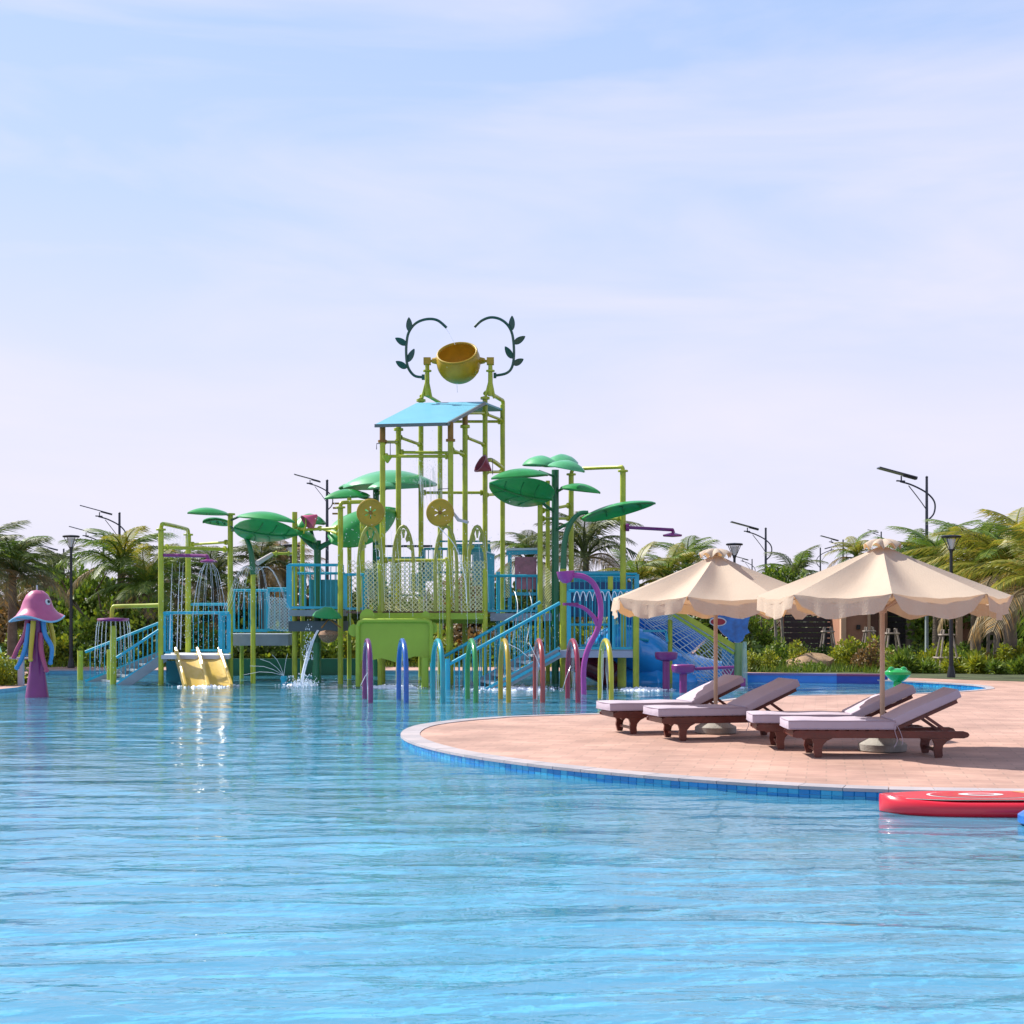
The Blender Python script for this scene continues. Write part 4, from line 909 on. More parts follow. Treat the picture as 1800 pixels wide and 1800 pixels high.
# slanting net with lime beam
t = thing('climbing_net', 'sagging pale rope net hung below a slanting lime beam behind the left parasol', 'climbing net', (X(1220, 38), 38, 0))
Yn = 37.4
part('slant_beam', MB().bar(P(1178, 1068, Yn), P(1302, 1144, Yn), .08, .14), LIME, t, smooth=False)
part('lower_beam', MB().bar(P(1183, 1081, Yn-.05), P(1290, 1149, Yn-.05), .05, .07), LIMED, t, smooth=False)
net(t, P(1124, 1082, Yn+.5), P(1186, 1078, Yn), P(1300, 1150, Yn), P(1265, 1200, Yn+.5), 12, 12, .013, ROPEB, .35, False)
net(t, P(1124, 1085, Yn+.6), P(1265, 1200, Yn+.7), P(1220, 1196, Yn+1.0), P(1122, 1130, Yn+1.2), 14, 6, .010, ROPEB, .2, False)
post(t, 1298, Yn, 1130, r=.11, m=mat('pale_lime', (.30, .48, .20), .35, .1)); post(t, 1178, Yn+.3, 1064, r=.06)
part('bubbler', MB().tube([(X(1309, 37.2), 37.2, -.3), P(1309, 1128, 37.2)], [.09, .05], 10), mat('bubble_glass', (.5, .75, .66), .08, alpha=.55), t)
part('panel', MB().bar(P(1130, 1109, 37.2), P(1170, 1109, 37.2), .05, .06).bar(P(1170, 1109, 37.2), P(1173, 1128, 37.2), .05, .06), TEAL, t, smooth=False)
# fish panel
t = thing('fish_panel', 'blue fish-shaped play panel with round eye and red mouth, behind the left parasol pole', 'play panel', (X(1288, 38.6), 38.6, 0))
Yy = 38.6; s_ = Yy/FPX; ol = [(1246, 1084), (1256, 1076), (1268, 1070), (1285, 1068), (1304, 1068), (1322, 1062), (1320, 1080), (1316, 1092), (1314, 1104), (1318, 1112), (1310, 1116), (1306, 1126), (1296, 1132), (1284, 1124), (1272, 1116), (1262, 1104), (1266, 1096), (1264, 1090), (1252, 1090)]
F2 = lambda l: [((a-900)*s_, CZ-(b-HZ)*s_) for a, b in l]
part('body', MB().prism(F2(ol), (0, Yy, 0), (1, 0, 0), (0, 0, 1), (0, .08, 0)), mat('fish_blue', (.01, .20, .62), .3, .45, 5, coat=.4), t, smooth=False)
def disc(cx, cy, rx, ry, y, m, nm): part(nm, MB().prism([((cx+rx*math.cos(2*PI*k/20)-900)*s_, CZ-(cy+ry*math.sin(2*PI*k/20)-HZ)*s_) for k in range(20)], (0, y, 0), (1, 0, 0), (0, 0, 1), (0, .012, 0)), m, t, smooth=False)
disc(1305, 1083, 6, 5.5, Yy-.014, mat('fish_white', (.8, .82, .85), .4), 'eye'); disc(1303.5, 1081.5, 3.6, 3.6, Yy-.028, BLACK, 'pupil'); disc(1262, 1093, 15, 8, Yy-.014, mat('fish_white', (.8, .82, .85)), 'lip'); disc(1262, 1093, 13, 6, Yy-.028, mat('fish_red', (.45, .02, .04), .5), 'mouth')
post(t, 1285, Yy+.12, 1110, r=.07, m=mat('fish_blue', (.01, .2, .6)))
part('lower_panel', MB().box((X(1283, 38.4), 38.4, Z(1158, 38.4)), (.42, .05, .62)), mat('splash_pattern', (.10, .38, .72), .3, .6, 14), t, smooth=False)
part('pink_panel', MB().box((X(1283, 38.35), 38.3, Z(1185, 38.35)), (.42, .06, .3)), mat('pink_pattern', (.5, .08, .3), .3, .5, 14), t, smooth=False)
# purple stools
for px, yt, yb, hw_, lb in ((1171, 1146, 1216, 20, 'taller purple mushroom stool standing in the water, left of the pair'), (1201, 1168, 1222, 21, 'shorter purple mushroom stool with a bar to the right')):
    Yy = FPX*CZ/(yb-HZ); c = Vector((X(px, Yy), Yy, 0)); t = thing('mushroom_stool', lb, 'water feature', c, 'purple mushroom stools'); zt = Z(yt, Yy); rr = hw_*Yy/FPX
    part('stem', MB().tube([(c.x, c.y, -.36), (c.x, c.y, zt-.1)], .085, 12), PURP, t)
    part('cap', MB().lathe([(.08, -.22), (rr*.9, -.17), (rr, -.1), (rr, -.02), (rr*.93, 0), (.0001, .01)], (c.x, c.y, zt), 20), PURP, t)
    if px > 1190: part('bar', MB().tube([(c.x+rr, c.y, zt-.1), P(1290, 1173, Yy)], .035, 8), PURP, t); part('end_block', MB().box(P(1297, 1199, Yy), (.3, .3, .18)), PURP, t, smooth=False)
# pink curved sprayer
Yy = FPX*CZ/(1224-HZ)-.2
t = thing('curved_sprayer', 'magenta S-curved sprayer with bowl on top and smaller side branch', 'water feature', (X(1027, Yy), Yy, 0))
pp = smoothpts([P(1027, 1235, Yy), P(1026, 1175, Yy), P(1034, 1140, Yy), P(1049, 1110, Yy), P(1056, 1080, Yy), P(1054, 1052, Yy), P(1044, 1027, Yy), P(1027, 1014, Yy), P(1008, 1011, Yy)], 5)
part('stem', MB().tube(pp, .062, 12), MAG, t)
part('branch', MB().tube(smoothpts([P(1051, 1100, Yy), P(1043, 1084, Yy), P(1028, 1070, Yy), P(1012, 1064, Yy), P(1000, 1063, Yy)], 4), [.055-.0015*i for i in range(17)], 10), MAG, t)
part('bowl', MB().lathe([(.0001, -.27), (.09, -.25), (.175, -.15), (.20, 0), (.185, 0), (.15, -.12), (.0001, -.19)], P(994, 1004, Yy), 20, axis=(-.08, -.05, 1)), MAG, t)
part('side_disc', MB().lathe([(.0001, -.03), (.17, -.03), (.18, .03), (.0001, .03)], P(1003, 1062, Yy), 16), PURP, t)
# front hoops
hc = [('purple', (.20, .02, .16), 641, 651.5), ('deep blue', (.005, .12, .48), 701, 714), ('turquoise', (.005, .36, .42), 761, 778.5), ('green', (.03, .32, .07), 822, 836.5), ('golden yellow', (.52, .36, .01), 880, 894), ('brick red', (.42, .06, .05), 941, 954), ('crimson', (.34, .015, .06), 998, 1016), ('lemon yellow', (.60, .52, .01), 1055, 1074.5)]
Yfh, Ybh = 29.3, 30.7
for i, (nm, col, xb, xf) in enumerate(hc):
    pf = Vector((X(xf, Yfh), Yfh, 0)); pb = Vector((X(xb, Ybh), Ybh, 0)); m_ = mat('hoop_'+nm.replace(' ', '_'), col, .25, .06, 3, coat=.6)
    if i == 7: place = ' rightmost in the row of spray hoops'
    pts = [pf+Vector((0, 0, -.36)), pf+Vector((0, 0, .55))]
    for k in range(1, 12):
        a = PI*k/12; q = pf.lerp(pb, (1-math.cos(a))/2); pts.append(q+Vector((0, 0, .55+.72*math.sin(a))))
    pts += [pb+Vector((0, 0, .55)), pb+Vector((0, 0, -.36))]
    where = ['leftmost of the row', 'second from the left', 'third from the left', 'fourth from the left', 'between the green and brick red hoops', 'between the golden and crimson hoops', 'just left of the magenta sprayer', 'rightmost of the row'][i]
    single('spray_hoop', MB().tube(smoothpts(pts, 3), .052, 12), m_, nm+' arched spray hoop in the shallow pool, '+where, 'spray hoop', (pf+pb)/2, 'row of coloured spray hoops')
# jellyfish feature
Yj = FPX*CZ/(1229-HZ); s_ = Yj/FPX; cj = Vector((X(65, Yj), Yj, 0))
t = thing('jellyfish_sprayer', 'pink-capped jellyfish water feature with coloured tentacles on a purple stem', 'water feature', cj)
JP = mat('jelly_pink', (.62, .12, .27), .4, .12, 3, coat=.3); JB = mat('jelly_blue', (.03, .28, .62), .35, coat=.3); JR = mat('jelly_rose', (.50, .06, .16), .35, coat=.3); JY = mat('jelly_yellow', (.72, .48, .02), .35, coat=.3); JI = mat('jelly_under', (.30, .55, .75), .5)
part('stem', MB().lathe([(.26, -.36), (.25, 0), (.17, .55), (.13, 1.0), (.15, 1.4), (.17, 1.8)], cj, 20), mat('jelly_purple', (.25, .015, .18), .35, .15, 2, coat=.3), t)
cap = [(.0001, 2.32), (.12, 2.30), (.22, 2.22), (.29, 2.08), (.34, 1.93), (.43, 1.81), (.55, 1.73), (.56, 1.70)]
fw = lambda r, z, a: (r, z+(.06*math.sin(a*3+.6)*(r/.55)**2))
cp_ = part('cap', MB().lathe(cap, cj, 36, f=fw), JP, t)
part('cap_underside', MB().lathe([(.55, 1.69), (.42, 1.77), (.3, 1.85), (.15, 1.9), (.0001, 1.9)], cj, 36, f=fw), JI, t)
part('rim', MB().tube([cj+Vector((.555*math.cos(a), .555*math.sin(a), 1.705+.06*math.sin(a*3+.6))) for a in [2*PI*k/48 for k in range(49)]], .02, 6, caps=False), JI, t)
part('eye', MB().lathe([(.0001, .03), (.06, .02), (.07, 0)], cj+Vector((.265, -.12, 2.06)), 14, axis=(.9, -.4, .25)), mat('fish_white', (.8, .8, .8)), cp_)
part('pupil', MB().lathe([(.0001, .02), (.03, .012), (.035, 0)], cj+Vector((.292, -.135, 2.07)), 12, axis=(.9, -.4, .25)), BLACK, cp_)
for pts, m_ in (([(.0, -.2, 1.8), (-.02, -.24, 1.4), (-.05, -.26, 1.0), (-.04, -.3, .85)], JY), ([(-.15, -.1, 1.8), (-.2, -.15, 1.4), (-.36, -.2, 1.05), (-.42, -.2, .9)], JR), ([(-.12, -.14, 1.6), (-.16, -.22, 1.15), (-.25, -.25, .85), (-.34, -.25, .68)], JB),
                ([(.16, -.1, 1.8), (.2, -.12, 1.4), (.36, -.15, 1.1), (.33, -.15, .78)], JB), ([(.12, -.12, 1.4), (.15, -.2, 1.1), (.2, -.22, .85), (.28, -.24, .62)], JR), ([(.2, .1, 1.75), (.3, .15, 1.3), (.28, .2, .95)], JY), ([(-.2, .1, 1.75), (-.3, .15, 1.3), (-.28, .2, .95)], JB)):
    q = smoothpts([cj+Vector(p) for p in pts], 5); part('tentacle', MB().tube(q, [.06-.02*i/len(q) for i in range(len(q))], 10).lathe([(.0001, -.055), (.05, -.03), (.055, 0), (.04, .04), (.0001, .05)], q[-1], 10), m_, t)
part('nozzle', MB().tube([cj+Vector((0, 0, 2.3)), cj+Vector((0, 0, 2.42))], .018, 8), WHITE, t)
# frog disc in the small pool
Yg = 35.0; c = Vector((X(1578, Yg), Yg, 0)); t = thing('frog_sprayer', 'bright green frog-head spray disc on a short stem in the small pool', 'water feature', c); BG = mat('frog_green', (.01, .42, .07), .25, .08, coat=.6)
part('stem', MB().tube([(c.x, c.y, -.36), (c.x, c.y, .35)], .1, 12), BG, t)
part('head', MB().lathe([(.1, .2), (.2, .27), (.31, .38), (.31, .44), (.22, .50), (.0001, .53)], c, 24), BG, t)
for dx in (-.17, .12): part('eye_bump', MB().lathe([(.085, -.04), (.085, 0), (.06, .05), (.0001, .07)], c+Vector((dx, -.08, .50)), 14), BG, t)
# low blue wall round the small pool's splash lane
t = thing('pool_wall', 'low blue wall with purple top edging the back of the small pool', 'low wall', (X(1430, 37), 37.5, 0))
for x0, x1, m_, mt_ in ((1300, 1462, mat('wall_blue', (.015, .25, .80), .3, .1, coat=.3), mat('wall_lilac', (.16, .14, .42), .4)), (1462, 1545, mat('wall_deep_blue', (.005, .05, .42), .3, .1, coat=.3), mat('wall_plum', (.22, .03, .13), .4))):
    Ya, Yc = 38.2, 37.2; za, zb_ = -.3, .26
    A = Vector((X(x0, Ya), Ya-(x0-1300)/245*.9, 0)); B = Vector((X(x1, Ya), Ya-(x1-1300)/245*.9, 0))
    part('wall_panel', MB().bar(A+Vector((0, 0, -.02)), B+Vector((0, 0, -.02)), .25, .52), m_, t, smooth=False)
    part('wall_cap', MB().bar(A+Vector((0, 0, .265)), B+Vector((0, 0, .265)), .32, .05), mt_, t, smooth=False)
# small blue fan nozzle and small white post by the left bank
Yq = 37; t = thing('fan_nozzle', 'small blue fan nozzle at the waterline left of the coconut spout', 'water feature', (X(500, Yq), Yq, 0))
part('nozzle', MB().lathe([(.12, -.3), (.1, 0), (.07, .12), (.1, .2), (.07, .26), (.0001, .27)], (X(499, Yq), Yq, 0), 14), TEAL, t); part('valve_box', MB().box((X(510, Yq), Yq, .03), (.16, .2, .16)), TEALD, t, smooth=False)
Yq = 34.5; single('bollard', MB().box((X(37, Yq), Yq, .45), (.12, .12, .62)).box((X(37, Yq), Yq, .78), (.5, .2, .04)), mat('bollard_pale', (.5, .44, .5), .6), 'small pale bollard stand beside the planted bank at far left', 'bollard', (X(37, Yq), Yq, .15), smooth=False)
single('pool_net_pole', MB().tube([P(-8, 1118, 35.5), P(15, 1183, 34.6)], .022, 6), mat('mint', (.3, .6, .5), .4), 'thin mint-coloured pole leaning over the bank at the left edge', 'pole', P(15, 1183, 34.6))

# ------------------------------------------------------------------ falling water
def curtain(mb, c, rad, n_, drop, vout=.12, r=.006, full=True):
    for k in range(n_):
        a = 2*PI*k/n_; d = Vector((math.cos(a), math.sin(a), 0)); dr = drop*rnd.uniform(.7, 1)
        mb.tube([c+d*(rad+vout*(q**.5))+Vector((0, 0, -dr*q)) for q in (0, .15, .4, .7, 1)], [r, r, r*.9, r*.8, r*.6], 5, caps=False)
def drops(mb, c, sx_, sy_, sz_, n_, r=.012):
    for _ in range(n_):
        p = Vector(c)+Vector((rnd.gauss(0, sx_), rnd.gauss(0, sy_), abs(rnd.gauss(0, sz_)))); q = r*.62*rnd.uniform(.5, 1.4)
        mb.add([p+Vector((q, 0, 0)), p+Vector((-q, 0, 0)), p+Vector((0, q, 0)), p+Vector((0, -q, 0)), p+Vector((0, 0, q*1.6)), p+Vector((0, 0, -q*1.6))], [(0, 2, 4), (2, 1, 4), (1, 3, 4), (3, 0, 4), (2, 0, 5), (1, 2, 5), (3, 1, 5), (0, 3, 5)])
def spray(name, mb, label, base, m=STREAM):
    me = mb.mesh(name, m, True, Vector(base)); o = bpy.data.objects.new(name, me); C.objects.link(o); o.location = base; o['kind'] = 'stuff'; o['label'] = label; o['category'] = 'water spray'; return o
m_ = MB(); curtain(m_, P(199, 1092, 37.2), .38, 22, 1.1, .08, .0045); drops(m_, (X(199, 37.2), 37.2, .3), .35, .3, .5, 160); spray('water_curtain', m_, 'thin water threads falling from the low purple disc', (X(199, 37.2), 37.2, 0))
m_ = MB(); curtain(m_, P(367, 990, 36.4), .1, 12, 1.5, .32, .004); drops(m_, (X(367, 36.4), 36.4, 1.0), .4, .4, .9, 260, .009); spray('water_curtain', m_, 'shower of water threads under the purple shower head by the slide', (X(367, 36.4), 36.4, 0))
m_ = MB()
for k in range(16): px = 292+k*2.5; m_.tube([P(px, 924+(k*.45), 37.4), P(px+.4, 950, 37.4), P(px+1, 962, 37.4)], .004, 4, caps=False)
for px in (303, 316, 322): m_.tube([P(px, 990, 37.2), P(px-2, 1040, 37.0), P(px-4, 1110, 36.8), P(px-5, 1142, 36.7)], [.004, .009, .012, .014], 6, caps=False)
drops(m_, P(316, 1130, 36.9), .22, .2, 1.0, 260); spray('water_curtain', m_, 'water threads raining from the overhead pipe loop onto the slide platform', P(316, 1140, 37))
m_ = MB(); hub_ = P(448, 1012, 37.4)
for k in range(20):
    a = 2*PI*k/20; d = Vector((math.cos(a), math.sin(a)*.8, 0)); rr = rnd.uniform(.75, 1.0)
    if k % 3 == 0: continue
    m_.tube([hub_+d*(q*rr)+Vector((0, 0, .35*math.sin(PI*min(1, q*1.15))-.85*q*q)) for q in [i/8 for i in range(9)]], .0042, 5, caps=False)
drops(m_, P(445, 1060, 37.2), .5, .4, .5, 200); spray('water_fountain', m_, 'umbrella of fine water arcs round the green curved arm', (hub_.x, hub_.y, .0))
m_ = MB(); c = Vector((X(499, 37), 37, .27))
for a in (-1.15, -.85, -.55, -.25, .1): m_.tube([c+Vector((math.sin(a)*q*1.1, -.1*q, math.cos(a)*q*.9-.35*q*q)) for q in (0, .3, .6, 1)], .0055, 5, caps=False)
spray('water_fountain', m_, 'fan of thin jets from the small blue nozzle', c)
m_ = MB(); m_.tube(smoothpts([P(558, 1108, 36.6), P(552, 1120, 36.4), P(542, 1145, 36.2), P(533, 1180, 36.0), P(530, 1204, 35.9)], 5), [.016+.0010*i for i in range(21)], 8, caps=False); m_.tube(smoothpts([P(560, 1108, 36.55), P(553, 1122, 36.35), P(544, 1150, 36.1), P(536, 1180, 35.9), P(532, 1203, 35.8)], 5), .013, 8, caps=False); drops(m_, (X(531, 35.9), 35.9, 0.03), .2, .3, .14, 320, .02); drops(m_, P(541, 1160, 36.1), .06, .06, .35, 160, .016); spray('water_stream', m_, 'thick stream of water pouring from the coconut spout into the pool', (X(531, 35.9), 35.9, 0), FOAM)
m_ = MB()
for k in range(9): x0 = 1008+k*11; m_.tube([P(x0+12*q, 1056-30*math.sin(PI*q)*.55, 35.1-.1*q) for q in [i/8 for i in range(9)]], .011, 5, caps=False)
spray('water_fountain', m_, 'row of white looping jets above the right-hand railing', P(1050, 1060, 35.1), FOAM)
m_ = MB()
for k in range(26):
    px = 612+k*9.6+rnd.uniform(-3, 3); y0 = rnd.uniform(925, 980); m_.tube([P(px, y0, 36.5), P(px+4, y0+50, 36.2), P(px+6, y0+rnd.uniform(90, 150), 36.1)], .0045, 4, caps=False)
m_.tube(smoothpts([P(770, 925, 36.3), P(800, 960, 36), P(816, 1010, 35.8), P(820, 1060, 35.8)], 4), .012, 5, caps=False)
drops(m_, P(730, 1010, 36.2), 1.3, .4, .8, 700, .013); spray('water_curtain', m_, 'fine water threads and droplets raining down the front of the rope nets', P(730, 1070, 36))
m_ = MB()
for k in range(40): px = rnd.uniform(735, 775); y0 = rnd.uniform(815, 850); m_.tube([P(px, y0, 40.4), P(px+3, y0+45, 40.2)], .004, 4, caps=False)
drops(m_, P(756, 850, 40.3), .35, .3, .5, 500, .012); spray('water_curtain', m_, 'misty spray falling over the right end of the highest leaf shade', P(756, 860, 40.3))
m_ = MB(); m_.tube([P(784, 577, 41.2), P(793, 592, 41), P(800, 606, 40.9)], .007, 5, caps=False).tube([P(803, 674, 41), P(804, 690, 41)], .008, 5, caps=False); spray('water_stream', m_, 'thin thread of water from the left vine into the tipping bucket', P(800, 640, 41))
m_ = MB()
for px in (905, 930): m_.tube(smoothpts([P(px, 1040, 37.5), P(px+5, 1070, 37), P(px-5, 1130, 36.4)], 4), .01, 5, caps=False)
for (a, b, c_, d_) in ((894, 1132, 930, 1156), (930, 1130, 952, 1180), (650, 1178, 634, 1205), (1003, 1170, 988, 1215)): m_.tube([P(a, b, 30.5), P((a+c_)/2, (b+d_)/2-3, 30.3), P(c_, d_, 30.2)], .006, 5, caps=False)
for px in (1060, 1068, 946, 1008, 769, 709, 647): 
    for q in range(3): m_.tube([P(px+q*1.5-2, 1140+q*5, 30.0), P(px+q*2-3, 1180, 29.9), P(px+rnd.uniform(-3, 3), 1230, 29.8)], .0045, 4, caps=False)
drops(m_, P(900, 1150, 36.2), .7, .3, .6, 350, .013); spray('water_curtain', m_, 'thin jets and droplets between the spray hoops and the staircase', P(900, 1200, 33))
# foam on the water
def foam(px, py, wpx, n_, label, seed):
    rg = random.Random(seed); c = G(px, py, 0); mb = MB(); hw_ = wpx*c.y/FPX/2
    for _ in range(n_):
        u = rg.gauss(0, .45); v = rg.gauss(0, .45); x = c.x+u*hw_; y = c.y+v*hw_*.8; r = rg.uniform(.02, .075)*(1.2-min(1, abs(u))); k = rg.randrange(5, 8)
        if r < .01: continue
        vs = [(x, y, r*.6+.06)]+[(x+r*rg.uniform(.6, 1.7)*math.cos(2*PI*i/k), y+r*rg.uniform(.6, 1.3)*math.sin(2*PI*i/k), .05) for i in range(k)]
        mb.add(vs, [(0, i+1, (i+1) % k+1) for i in range(k)])
    spray('foam', mb, label, (c.x, c.y, 0), FOAM)
foam(370, 1209, 120, 420, 'white foam where the yellow slide meets the water', 1); foam(530, 1207, 80, 220, 'white foam under the coconut spout stream', 2); foam(905, 1214, 190, 420, 'churned white water below the right staircase', 3)
foam(1130, 1216, 120, 260, 'churned white water by the purple stools', 4); foam(690, 1212, 150, 200, 'light foam in front of the splash board', 5); foam(1290, 1213, 40, 80, 'white foam round the bubbling post', 6); foam(1555, 1203, 40, 60, 'white foam beside the green frog sprayer', 7)

# ------------------------------------------------------------------ lamps
def path_lamp(px, ytop, ybase, label):
    Y = FPX*(CZ-.15)/(ybase-HZ); b = Vector((X(px, Y), Y, .15)); H_ = Z(ytop, Y)-.15; t = thing('path_lamp', label, 'lamp post', b, 'black path lamps with funnel heads')
    part('pole', MB().tube([b, b+Vector((0, 0, H_-.45))], [.06, .04], 10).lathe([(.11, 0), (.11, .08), (.065, .3)], b, 12), BLACK, t)
    part('head', MB().lathe([(.04, H_-.46), (.06, H_-.38), (.065, H_-.36)], b, 16), BLACK, t)
    part('glass', MB().lathe([(.055, H_-.36), (.13, H_-.1), (.125, H_-.09), (.0001, H_-.1)], b, 16), LGLASS, t)
    for k in range(4): a = PI/4+k*PI/2; part('strut', MB().tube([b+Vector((.065*math.cos(a), .065*math.sin(a), H_-.38)), b+Vector((.24*math.cos(a), .24*math.sin(a), H_-.06))], .011, 6), BLACK, t)
    part('cap', MB().lathe([(.25, H_-.06), (.26, H_-.02), (.22, H_), (.0001, H_+.015)], b, 20), BLACK, t)
path_lamp(125, 941, 1174, 'black path lamp with funnel head, behind the jellyfish feature at left')
path_lamp(1291, 955, 1176, 'black path lamp with funnel head rising behind the left parasol')
path_lamp(1672, 941, 1191, 'black path lamp with funnel head among the palms behind the right parasol')
path_lamp(512, 957, 1170, 'black path lamp half hidden by the net bridge posts')
def solar_lamp(px, ytop, Y, label, flip=1, size=1.0):
    z = Z(ytop, Y); b = Vector((X(px, Y), Y, .1)); t = thing('solar_street_lamp', label, 'street lamp', b, 'solar street lamps beyond the pool')
    part('pole', MB().tube([b, (b.x, Y, z)], [.09, .05], 10).lathe([(.0001, .09), (.06, .04), (.05, 0)], (b.x, Y, z), 10), DGREY, t)
    f = lambda a, c_: Vector((b.x-flip*a*size, Y, z+c_*size))
    part('arm', MB().tube(smoothpts([f(-.05, -1.75), f(-.3, -1.45), f(-.32, -1.0), f(0, -.62), f(.6, -.3), f(1.1, -.15)], 5), .035*size, 8), DGREY, t)
    part('brace', MB().tube(smoothpts([f(.02, -1.3), f(.3, -.9), f(.75, -.32)], 5), .02*size, 6), DGREY, t)
    part('bracket', MB().tube([f(1.05, -.18), f(1.05, .08)], .03*size, 6).bar(f(.9, -.14), f(1.25, -.12), .1, .05), DGREY, t)
    part('solar_panel', MB().bar(f(.45, .0), f(2.0, .42), .55*size, .05*size), PANELM, t, smooth=False)
    part('lamp_head', MB().bar(f(.42, -.035), f(.95, .11), .3*size, .09*size), DGREY, t, smooth=False)
for px, yt, Y, lb, fl_, sz in ((575, 846, 60, 'large solar street lamp behind the upper platform, its panel against the sky', 1, .66), (210, 903, 66, 'solar street lamp above the palm at left, highest of the three there', 1, .85), (182, 938, 80, 'solar street lamp left of centre of the left-hand three, partly hidden', 1, .9), (112, 966, 92, 'faint solar street lamp farthest left behind the trees', 1, .95),
        (1629, 840, 58, 'tall solar street lamp over the right-hand palms', 1, .95), (1346, 930, 72, 'solar street lamp standing between the two parasol tops', 1, .85), (1322, 984, 130, 'tiny far-off solar lamp left of the gap between the parasols', 1, .8), (1442, 964, 110, 'far solar lamp facing right just left of the big parasol top', -1, .8), (1482, 950, 105, 'far solar lamp with hooked arm over the left slope of the big parasol', 1, .8), (1549, 936, 110, 'far solar lamp just above the top of the big parasol', 1, .5)):
    solar_lamp(px, yt, Y, lb, fl_, sz)

# ------------------------------------------------------------------ vegetation
def frond_mesh(seed, m, Ln=1.0, n_=46):
    rg = random.Random(seed); mb = MB(); pts = []
    up0 = rg.uniform(.55, .85); dr = rg.uniform(.6, .95)
    for i in range(13): u = i/12; pts.append(Vector((Ln*(u*.92), .05*math.sin(u*3+seed), Ln*(up0*u-dr*u*u))))
    mb.tube(pts, [.022*(1-.85*i/12)*Ln**.5 for i in range(13)], 4, caps=False)
    for i in range(n_):
        u = .12+.88*i/n_; k = min(11, int(u*12)); f = u*12-k; p = pts[k].lerp(pts[k+1], f); d = (pts[k+1]-pts[k]).normalized(); sd = d.cross(Vector((0, 0, 1))).normalized()
        ll = Ln*.34*(math.sin(PI*(.15+.8*u))**.7)*rg.uniform(.8, 1.1)
        for s in (-1, 1):
            dirv = (d*.75+sd*s*.8+Vector((0, 0, -.12))).normalized(); mid = p+dirv*ll*.55; end = p+dirv*ll*rg.uniform(.9, 1.05)+Vector((0, 0, -ll*rg.uniform(.1, .55))); wv = d*.0095
            mb.add([p-wv*.5, p+wv*.5, mid+wv, mid-wv*.7, end], [(0, 1, 2, 3), (3, 2, 4)])
    return mb.mesh('frond', m, False)
FM = {k: [frond_mesh(s*7+k, FROND[k]) for s in range(4)] for k in range(4)}
def palm(px, py, Y, fl, label, kind=0, nf=22, tr=.13, lean=0, seed=0):
    rg = random.Random(seed+int(px)); top_ = P(px, py, Y); b = Vector((top_.x-lean, Y, .1)); t = thing('palm_tree', label, 'palm tree', b, 'palm trees round the pool')
    n_ = 9; pts = [b.lerp(top_, i/n_)+Vector((lean*.15*math.sin(PI*i/n_), 0, 0)) for i in range(n_+1)]
    part('trunk', MB().tube(pts, [tr*(1.35-.5*i/n_)*(1+.06*(i % 2)) for i in range(n_+1)], 10), BARK, t)
    for k in range(nf):
        a = 2*PI*k*.381966; tilt = -1.15+1.7*(k/nf)+rg.uniform(-.15, .15); kk = kind if rg.random() > .25 else (1 if kind == 0 and rg.random() > .5 else 0)
        if k > nf-5: kk = 3
        o = put('frond', FM[kk][rg.randrange(4)], top_+Vector((0, 0, .1-.3*k/nf)), t, None, (fl*rg.uniform(.85, 1.1),)*3)
        o.rotation_euler = (rg.uniform(-.25, .25), tilt*.8+.0, a+rg.uniform(-.2, .2))
    return t
palms = [(-35, 1000, 46, 2.2, 'palm at the left edge, only its right-hand fronds showing', 2), (22, 1010, 47, 2.2, 'low brownish palm just right of the left edge', 2), (95, 1030, 54, 2.0, 'small palm behind the jellyfish cap', 2), (213, 1000, 50, 2.4, 'bushy palm right of the left path lamp, under the solar lamps', 0), (258, 1040, 49, 2.0, 'palm tucked behind the overhead pipe loop', 0),
    (310, 1020, 56, 2.0, 'dark palm behind the slide platform posts', 2), (378, 1030, 56, 2.2, 'palm behind the fine water arcs', 2), (462, 998, 58, 2.0, 'palm left of the net bridge lamp', 2), (500, 1000, 60, 2.1, 'palm behind the net bridge lamp', 3),
    (930, 985, 60, 2.2, 'palm between the tower and the tall green trunk', 2), (1030, 975, 56, 2.7, 'dark spiky palm right of the tall green trunk', 2), (1118, 1028, 52, 1.9, 'yellowing palm just left of the left parasol', 1), (1204, 998, 57, 2.0, 'green palm behind the left slope of the left parasol', 0), (1172, 1018, 53, 1.7, 'yellow palm partly behind the left parasol edge', 1),
    (1396, 1018, 62, 1.9, 'small dark palm in the gap between the parasols', 2), (1505, 978, 60, 1.4, 'orange-tipped palm left of the big parasol top', 1), (1600, 1010, 52, 2.1, 'palm behind the right slope of the big parasol', 0), (1648, 1000, 47, 2.3, 'tall green palm under the right solar lamp', 0),
    (1715, 1012, 45, 2.5, 'broad palm between the path lamp and right edge', 1), (1778, 1008, 43, 2.8, 'large palm with yellow drooping fronds near the right edge', 1), (1838, 1035, 38, 2.7, 'palm cut by the right edge, fronds reaching left', 1)]
for i, (px, py, Y, fl_, lb, kd) in enumerate(palms): palm(px, py, Y, fl_*.92, lb, kd, 24 if Y < 50 else 20, seed=i)
